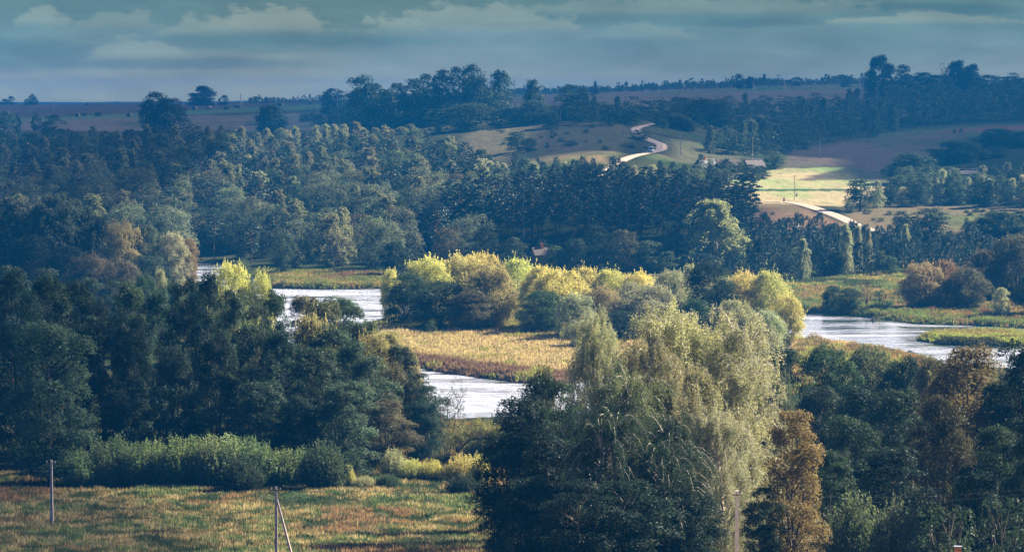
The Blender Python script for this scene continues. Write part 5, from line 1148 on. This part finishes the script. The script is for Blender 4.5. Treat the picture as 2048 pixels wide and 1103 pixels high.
# ------------------------------------------------ houses
def quadm(mb, pts, mat=0): mb.add(pts, [(0, 1, 2, 3)], mat)
def house(u, d, L_, W_, wall_h, roof_h, rz, wallc, roofc, label, nm='farmhouse', windows=True, chimney=True, ridge=None, zoff=0, gable=True):
    x, y = gxy(u, d); z0 = float(ground(x, y)) + zoff; root = bpy.data.objects.new(nm, None); COL.objects.link(root); root.location = (x, y, z0); root.rotation_euler = (0, 0, rz)
    wm = mat_plain(nm + '_wall', wallc, .85, 2, .15); rm = mat_plain(nm + '_roof', roofc, .8, 1.5, .2); hl, hw = L_ / 2, W_ / 2
    m = MB(); box(m, (0, 0, wall_h / 2 - .5), (L_, W_, wall_h + 1)); m.obj('wall', wm, root)
    if gable:
        for s in (-1, 1):
            m = MB(); m.add([(s * hl, -hw, wall_h), (s * hl, hw, wall_h), (s * hl, 0, wall_h + roof_h), (s * (hl - .2), -hw, wall_h), (s * (hl - .2), hw, wall_h), (s * (hl - .2), 0, wall_h + roof_h)], [(0, 1, 2), (3, 5, 4)]); m.obj('gable', wm, root)
    ov = .5; t = .18; sl = roof_h / hw
    m = MB()
    for s in (-1, 1):
        a = [(-hl - ov, s * (hw + ov), wall_h - ov * sl), (hl + ov, s * (hw + ov), wall_h - ov * sl), (hl + ov, 0, wall_h + roof_h), (-hl - ov, 0, wall_h + roof_h)]
        b = [(p[0], p[1], p[2] + t) for p in a]
        m.add(a + b, [(0, 1, 2, 3), (4, 7, 6, 5), (0, 4, 5, 1), (1, 5, 6, 2), (0, 3, 7, 4)])
    roof = m.obj('roof', rm, root)
    if ridge: m = MB(); box(m, (0, 0, wall_h + roof_h + t + .08), (L_ + 2 * ov, .7, .22)); m.obj('ridge_cap', mat_plain(nm + '_ridge', ridge, .35, 1, .05), roof)
    if chimney:
        m = MB(); box(m, (chimney if not isinstance(chimney, bool) else 0, .0, wall_h + roof_h + .45), (.8, .8, 2.2)); m.obj('chimney', BRICK, roof)
    if windows:
        for s, n in ((-1, 2), (1, 2)):
            for k in range(n):
                f = MB(); yy = (k - .5) * hw; box(f, (s * (hl + .03), yy, wall_h * .55), (.08, 1.2, 1.3)); fo = f.obj('window', METALW, root)
                q = MB(); box(q, (s * (hl + .08), yy, wall_h * .55), (.05, .95, 1.05)); q.obj('pane', GLASSM, fo)
            f = MB(); box(f, (s * (hl + .03), 0, wall_h + roof_h * .4), (.08, .9, .9)); fo = f.obj('window', METALW, root); q = MB(); box(q, (s * (hl + .08), 0, wall_h + roof_h * .4), (.05, .65, .65)); q.obj('pane', GLASSM, fo)
        for k in range(3):
            xx = (k - 1) * hl * .6; f = MB(); box(f, (xx, -hw - .03, wall_h * .55), (1.1, .08, 1.2)); fo = f.obj('window', METALW, root); q = MB(); box(q, (xx, -hw - .08, wall_h * .55), (.85, .05, .95)); q.obj('pane', GLASSM, fo)
        f = MB(); box(f, (hl * .28, -hw - .04, 1.0), (1.0, .08, 2.1)); f.obj('door', WOOD, root)
    tag(root, label, 'house' if windows else 'outbuilding'); return root
house(1411, 1245, 8.5, 6.5, 2.6, 2.9, R(38), (.42, .26, .20), (.13, .15, .17), 'small farmhouse with tan gable, grey roof and pale ridge above the bright field', chimney=-.3, ridge=(.75, .7, .5))
house(1506, 1300, 8.5, 7, 2.2, 3.2, R(28), (.09, .085, .09), (.10, .08, .085), 'dark barn with a pale ridge behind the farmyard trees', 'barn', windows=False, chimney=False, ridge=(.6, .55, .5))
house(1926, 1225, 11.5, 6, 2.4, 1.8, R(3), (.10, .10, .10), (.12, .11, .12), 'long low shed showing only its pale ridge among the trees on the right', 'shed', windows=False, chimney=.2, ridge=(.55, .42, .38), zoff=4.6)
house(1079, 948, 4.4, 3.6, 2.0, 1.9, R(24), (.08, .07, .07), (.085, .06, .06), 'little hut with a reddish roof and chimney under the pine stand', 'hut', windows=False, chimney=.9, zoff=4.2)
house(1455, 1300, 10, 6, 1.8, 2.2, R(12), (.12, .09, .09), (.10, .065, .065), 'reddish low outbuilding between farmhouse and barn', 'outbuilding', windows=False, chimney=False)

# ------------------------------------------------ van on the road
def van():
    d = 1312; x, y = gxy(1302, d); i = np.argmin(np.hypot(ROADQ[:, 0] - x, ROADQ[:, 1] - y)); x, y = ROADQ[i]; tan = ROADQ[min(i + 3, len(ROADQ) - 1)] - ROADQ[i - 3]
    root = bpy.data.objects.new('van', None); COL.objects.link(root); root.location = (x, y, float(ground(x, y)) + .2)
    root.rotation_euler = (0, 0, math.atan2(tan[1], tan[0]))
    paint_ = mat_plain('white_paint', (.72, .80, .82), .3, 1, .04); W_ = 1.9
    prof_v = [(-2.5, .35), (-2.55, 1.1), (-2.35, 2.25), (-2.1, 2.45), (.9, 2.48), (1.25, 2.3), (1.9, 1.45), (2.5, 1.2), (2.6, .9), (2.6, .35)]
    m = MB(); n = len(prof_v); V = []
    for s, k in ((-1, .92), (-1, 1), (1, 1), (1, .92)):
        for (px, pz) in prof_v: V.append((px * (k if k < 1 else 1), s * W_ / 2 * (1 if k == 1 else .93) * (1 - .10 * max(0, pz - 1.2)), pz if k == 1 else .35 + (pz - .35) * .97))
    # skin: side rings
    f = []
    for a in range(3):
        for j in range(n): f.append((a * n + j, a * n + (j + 1) % n, (a + 1) * n + (j + 1) % n, (a + 1) * n + j))
    m.add(V, f)
    for base in (0, 3 * n):
        c = len(V); m.add(V[base:base + n] + [(0, V[base][1], 1.3)], [(j, (j + 1) % n, n) for j in range(n)])
    m.obj('body', paint_, root)
    for s in (-1, 1):
        for (xa, xb) in ((-2.1, -.75), (-.6, .55), (.7, 1.4)):
            w_ = MB(); yy = s * (W_ / 2 - .06); xt = xb if xb < 1 else 1.0
            w_.add([(xa, yy + s * .03, 1.35), (xb, yy + s * .03, 1.35), (xt, yy - s * .06, 2.1), (xa, yy - s * .06, 2.1), (xa, yy - s * .06, 1.35), (xb, yy - s * .06, 1.35), (xt, yy - s * .12, 2.1), (xa, yy - s * .12, 2.1)], [(0, 1, 2, 3), (4, 7, 6, 5), (0, 4, 5, 1), (3, 2, 6, 7)]); w_.obj('side_window', GLASSM, root)
    w_ = MB(); w_.add([(2.02, -.75, 1.42), (2.02, .75, 1.42), (1.36, .68, 2.24), (1.36, -.68, 2.24), (1.95, -.75, 1.38), (1.95, .75, 1.38), (1.3, .68, 2.2), (1.3, -.68, 2.2)], [(0, 1, 2, 3), (4, 7, 6, 5), (0, 4, 5, 1), (3, 2, 6, 7)]); w_.obj('windscreen', GLASSM, root)
    w_ = MB(); box(w_, (-2.5, 0, 1.7), (.12, 1.35, .8)); w_.obj('rear_window', GLASSM, root)
    for sx in (-1.6, 1.65):
        for sy in (-1, 1):
            th = np.arange(16) / 16 * 6.28; ring = lambda yy, r: np.stack([sx + np.cos(th) * r, np.full(16, yy), .36 + np.sin(th) * r], 1)
            w_ = MB(); V = np.concatenate([ring(sy * .72, .2), ring(sy * .72, .36), ring(sy * .96, .36), ring(sy * .96, .2)]); w_.add(V, [(a * 16 + j, a * 16 + (j + 1) % 16, ((a + 1) % 4) * 16 + (j + 1) % 16, ((a + 1) % 4) * 16 + j) for a in range(4) for j in range(16)])
            wh = w_.obj('wheel', RUBBER, root); w_ = MB(); w_.add(np.concatenate([ring(sy * .93, .2), [[sx, sy * .9, .36]]]), [(j, (j + 1) % 16, 16) for j in range(16)]); w_.obj('rim', METALW, wh)
    for sy in (-1, 1):
        w_ = MB(); box(w_, (2.55, sy * .68, .85), (.12, .3, .22)); w_.obj('headlight', METALW, root)
        w_ = MB(); box(w_, (-2.56, sy * .8, 1.0), (.08, .16, .4)); w_.obj('tail_light', mat_plain('red_lens', (.4, .03, .03), .3), root)
    w_ = MB(); box(w_, (2.62, 0, .45), (.14, 1.8, .25)); w_.obj('bumper', RUBBER, root); w_ = MB(); box(w_, (-2.6, 0, .45), (.14, 1.8, .25)); w_.obj('bumper', RUBBER, root)
    tag(root, 'white van with dark windows driving on the winding gravel road', 'van')
van()

# ------------------------------------------------ angler wading in the river
def angler():
    d = 768; x, y = gxy(1748, d); root = bpy.data.objects.new('person', None); COL.objects.link(root); root.location = (x, y, -.62); root.rotation_euler = (0, 0, R(200))
    J = [(0, 0, .95, .15), (0, 0, 1.15, .14), (0, 0, 1.4, .17), (0, 0, 1.52, .07), (0, .01, 1.62, .085), (0, .02, 1.72, .105), (0, .01, 1.80, .07),
         (.20, 0, 1.42, .065), (.27, .1, 1.16, .05), (.16, .34, 1.12, .04), (-.20, 0, 1.42, .065), (-.27, .1, 1.16, .05), (-.10, .36, 1.14, .04),
         (.11, 0, .86, .10), (.13, .03, .48, .075), (.13, 0, .06, .05), (-.11, 0, .86, .10), (-.14, -.03, .48, .075), (-.15, -.04, .06, .05), (.13, .14, .03, .04), (-.15, .10, .03, .04)]
    for h0, s in ((9, 1), (12, -1)):
        pass
    E = [(0, 1), (1, 2), (2, 3), (3, 4), (4, 5), (5, 6), (2, 7), (7, 8), (8, 9), (2, 10), (10, 11), (11, 12), (0, 13), (13, 14), (14, 15), (0, 16), (16, 17), (17, 18), (15, 19), (18, 20)]
    rads = [j[3] for j in J]; V = [j[:3] for j in J]
    for h0, s in ((9, -1), (12, 1)):            # fingers closing round the rod
        for k in range(5):
            p = np.array(V[h0]); a = p + (s * .012 * (k - 2) + 0, .05, .018 * (2 - k)); b = a + (0, .03, -.015)
            V += [tuple(a), tuple(b)]; rads += [.011, .009]; E += [(h0, len(V) - 2), (len(V) - 2, len(V) - 1)]
    me = bpy.data.meshes.new('body'); me.from_pydata(V, E, []); o = bpy.data.objects.new('body', me); link(o, root)
    sk = o.modifiers.new('skin', 'SKIN'); 
    for vtx, r_ in zip(me.skin_vertices[0].data, rads): vtx.radius = (r_, r_)
    me.skin_vertices[0].data[0].use_root = True
    o.modifiers.new('sub', 'SUBSURF').levels = 1; o.modifiers['sub'].render_levels = 2
    dark = mat_plain('dark_waders', (.03, .035, .045), .7); me.materials.append(dark)
    # jacket, head and face
    skin = mat_plain('skin', (.55, .32, .24), .6, 5, .1)
    th = np.linspace(0, 6.283, 17)[:-1]
    def lathe(nm, rings, mat, par):
        V = np.concatenate([np.stack([cx + np.cos(th) * rx, cyy + np.sin(th) * ry, np.full(16, z)], 1) for (cx, cyy, z, rx, ry) in rings]); m = MB()
        m.add(V, [(i * 16 + j, i * 16 + (j + 1) % 16, (i + 1) * 16 + (j + 1) % 16, (i + 1) * 16 + j) for i in range(len(rings) - 1) for j in range(16)]); return m.obj(nm, mat, par, smooth=True)
    lathe('head', [(0, .01, 1.57, .03, .03), (0, .01, 1.62, .075, .085), (0, .01, 1.70, .092, .11), (0, .005, 1.78, .085, .10), (0, 0, 1.83, .01, .01)], skin, root)
    m = MB(); box(m, (0, .13, 1.69), (.03, .05, .05)); m.obj('nose', skin, root)
    lathe('cap', [(0, 0, 1.755, .105, .12), (0, 0, 1.80, .10, .115), (0, 0, 1.86, .06, .07), (0, 0, 1.875, .01, .01)], mat_plain('red_cap', (.45, .16, .14), .8), root)
    lathe('jacket', [(0, 0, .92, .20, .15), (0, 0, 1.15, .19, .14), (0, 0, 1.38, .23, .14), (0, 0, 1.47, .15, .11), (0, 0, 1.52, .08, .08)], mat_plain('dark_jacket', (.045, .045, .07), .8), root)
    tag(root, 'angler in dark waders and a red cap standing in the right river reach', 'person')
    m = MB(); tube(m, [(0, 0, 0), (0, 1.3, .9), (0, 3.0, 1.7)], [.018, .010, .004], 5)
    rd = m.obj('fishing_rod', RUBBER); rd.location = (x - .0, y, .50); c, s = math.cos(R(200)), math.sin(R(200)); rd.location = (x + c * .03 - s * .38, y + s * .03 + c * .38, .52); rd.rotation_euler = (0, 0, R(200)); tag(rd, 'thin fishing rod held by the wading angler', 'fishing rod')
angler()

# ------------------------------------------------ storks in flight
def stork(u, v, d, scale, rz, roll, label):
    x, y = gxy(u, d); z = EYE - (v - VH) * d / F; root = bpy.data.objects.new('stork', None); COL.objects.link(root); root.location = (x, y, z); root.scale = (scale,) * 3; root.rotation_euler = (roll, 0, rz)
    white = mat_plain('white_feathers', (.85, .82, .78), .8, 4, .05); black = mat_plain('black_feathers', (.03, .03, .04), .7); red = mat_plain('red_bill', (.5, .12, .05), .5)
    m = MB(); tube(m, [(-.62, 0, .0), (-.40, 0, .02), (-.1, 0, 0), (.2, 0, .02), (.38, 0, .06), (.58, 0, .09), (.72, 0, .10), (.80, 0, .10)], [.02, .09, .14, .12, .06, .045, .055, .02], 10); m.obj('body', white, root, smooth=True)
    m = MB(); tube(m, [(.78, 0, .10), (.9, 0, .095), (1.0, 0, .09)], [.022, .014, .004], 6); m.obj('bill', red, root)
    for s in (-1, 1):
        m = MB(); tube(m, [(-.55, s * .04, -.02), (-.8, s * .04, -.03), (-1.0, s * .04, -.03)], [.014, .012, .012], 5); m.obj('leg', red, root)
    for s in (-1, 1):
        def w(nm, ys, lead, trail, mat):
            top = [(l, s * yy, .10 + .22 * (yy / 1.0) ** 1.0 - .08 * yy * yy) for yy, l in zip(ys, lead)]; tr = [(l, s * yy, .08 + .22 * yy - .08 * yy * yy) for yy, l in zip(ys, trail)]
            k = len(ys); V = top + tr + [(a, b, c - .03) for a, b, c in top] + [(a, b, c - .012) for a, b, c in tr]
            f = [(i, i + 1, k + i + 1, k + i) for i in range(k - 1)] + [(2 * k + i, 3 * k + i, 3 * k + i + 1, 2 * k + i + 1) for i in range(k - 1)] + [(i, 2 * k + i, 2 * k + i + 1, i + 1) for i in range(k - 1)] + [(k + i, k + i + 1, 3 * k + i + 1, 3 * k + i) for i in range(k - 1)]
            mm = MB(); mm.add(V, f); return mm.obj(nm, mat, root)
        w('wing', [.08, .35, .6, .8], [.22, .26, .24, .14], [-.02, .02, .02, -.0], white)
        w('flight_feathers', [.10, .35, .6, .8, .95, 1.02], [-.03, .01, .01, -.01, .06, -.08], [-.26, -.25, -.24, -.24, -.2, -.12], black)
    tag(root, label, 'bird')
stork(1596, 452, 720, 1.0, R(10), R(-52), 'white stork with black wing feathers gliding in front of the young pine belt')
stork(1964, 353, 1000, .8, R(-25), R(-40), 'distant white bird gliding before the thicket right of the shed')
# chimney stack of a house below the frame, in the bottom right corner
def corner_stack():
    x, y = gxy(1923, 236); zt = EYE - (1096 - VH) * 236 / F; g0 = float(ground(x, y)); root = bpy.data.objects.new('brick_chimney', None); COL.objects.link(root); root.location = (x, y, g0)
    h = zt - g0; m = MB(); box(m, (0, 0, h / 2 - .3), (.52, .52, h + .4)); m.obj('stack', BRICK, root)
    m = MB(); box(m, (0, 0, h - .06), (.66, .66, .09)); m.obj('cap', GLASSM, root); tag(root, 'orange brick chimney stack with a grey cap at the bottom right edge', 'chimney')
corner_stack()

# ------------------------------------------------ clouds overhead (outside the picture) that shade parts of the valley
def mat_cloud(name, dens):
    m, t = new_mat(name); d = t.n('ShaderNodeBsdfDiffuse'); d.inputs[0].default_value = (.55, .57, .6, 1); tr = t.n('ShaderNodeBsdfTranslucent'); tr.inputs[0].default_value = (.10, .11, .13, 1)
    a = t.n('ShaderNodeAddShader'); t.l(d.outputs[0], a.inputs[0]); t.l(tr.outputs[0], a.inputs[1]); tp = t.n('ShaderNodeBsdfTransparent'); mx = t.n('ShaderNodeMixShader'); mx.inputs[0].default_value = dens
    t.l(tp.outputs[0], mx.inputs[1]); t.l(a.outputs[0], mx.inputs[2]); o = t.n('ShaderNodeOutputMaterial'); t.l(mx.outputs[0], o.inputs[0]); return m
THICK = mat_cloud('thick_cloud', 1.0); THIN = mat_cloud('thin_cloud', .4); FAIR = mat_cloud('grey_cloud', .5)
def cloud(poly_ud, mat, label, seed, base=700., cell=None, edge=40.):
    P = np.array([gxy(u, d) for u, d in poly_ud]); zg = 10.0 if P[:, 1].max() < 1300 else 26.0
    off = SD[:2] / SD[2] * (base - zg); P = P + off; lo, hi = P.min(0) - 60, P.max(0) + 60; n = 90
    gx = np.linspace(lo[0], hi[0], n); gy = np.linspace(lo[1], hi[1], n); A, B = np.meshgrid(gx, gy, indexing='ij')
    dd = pdist(A, B, P); sd = np.where(in_poly(A, B, P), dd, -dd) + (vnoise(A / 90 + 99, B / 90 + 99, seed, 4) - .5) * edge * 2
    t = np.clip(sd / 120, 0, 1) ** .5; top = base + 6 + t * (14 + 22 * vnoise(A / 130 + 70, B / 130 + 70, seed + 1, 4)); bot = base - t * 18 * vnoise(A / 80 + 70, B / 80 + 70, seed + 2, 3)
    keep = sd > 0; kf = keep[:-1, :-1] & keep[1:, :-1] & keep[1:, 1:] & keep[:-1, 1:]; idx = np.arange(n * n).reshape(n, n)
    q = np.stack([idx[:-1, :-1], idx[1:, :-1], idx[1:, 1:], idx[:-1, 1:]], -1)[kf]; N2 = n * n
    fs = [q[:, ::-1] * 1 + N2, q]                # top, then bottom
    e = {}
    for a in q:
        for i in range(4): e[(a[i], a[(i + 1) % 4])] = 1
    side = [(a, b, b + N2, a + N2) for (a, b) in e if (b, a) not in e]
    V = np.concatenate([np.stack([A, B, bot], -1).reshape(-1, 3), np.stack([A, B, top], -1).reshape(-1, 3)])
    m = MB(); m.add(V, np.concatenate(fs + [np.array(side)])); o = m.obj('cloud', mat, smooth=True); tag(o, label, kind='structure')
cloud([(-900, 7000), (-500, 1580), (200, 1560), (500, 1600), (930, 1600), (960, 1300), (1200, 1235), (1430, 1270), (1480, 1480), (1780, 1450), (1830, 1190), (2100, 1150), (2600, 1150), (3000, 7000)], FAIR, 'wide grey cloud bank over the far plateau', 61)
cloud([(-300, 1100), (-300, 1500), (330, 1500), (420, 1350), (330, 1180), (200, 1100)], FAIR, 'grey cloud over the upper left slope', 62, edge=25)
cloud([(-250, 700), (-250, 1060), (180, 1060), (230, 900), (190, 820), (60, 700)], THIN, 'thin cloud over the left river bend', 63, edge=15)
cloud([(-700, 240), (-700, 470), (170, 470), (270, 420), (440, 380), (420, 330), (330, 240)], THIN, 'thin cloud over the left end of the near meadow', 64, edge=8)
cloud([(1000, 960), (1000, 1120), (1500, 1120), (1500, 1010), (1450, 975), (1300, 960)], THIN, 'thin cloud over the pine stand', 65, edge=15)
# ------------------------------------------------ haze
hz, t = new_mat('haze'); HAZE_D = 1.18e-4
pv = t.n('ShaderNodeVolumePrincipled'); pv.inputs['Color'].default_value = (.02, .31, .88, 1); pv.inputs['Density'].default_value = HAZE_D
o_ = t.n('ShaderNodeOutputMaterial'); t.l(pv.outputs[0], o_.inputs['Volume'])
m = MB(); box(m, (0, 3580, 46), (11000, 7420, 100)); hb_ = m.obj('haze', hz); tag(hb_, 'thin bluish haze filling the valley', kind='stuff')
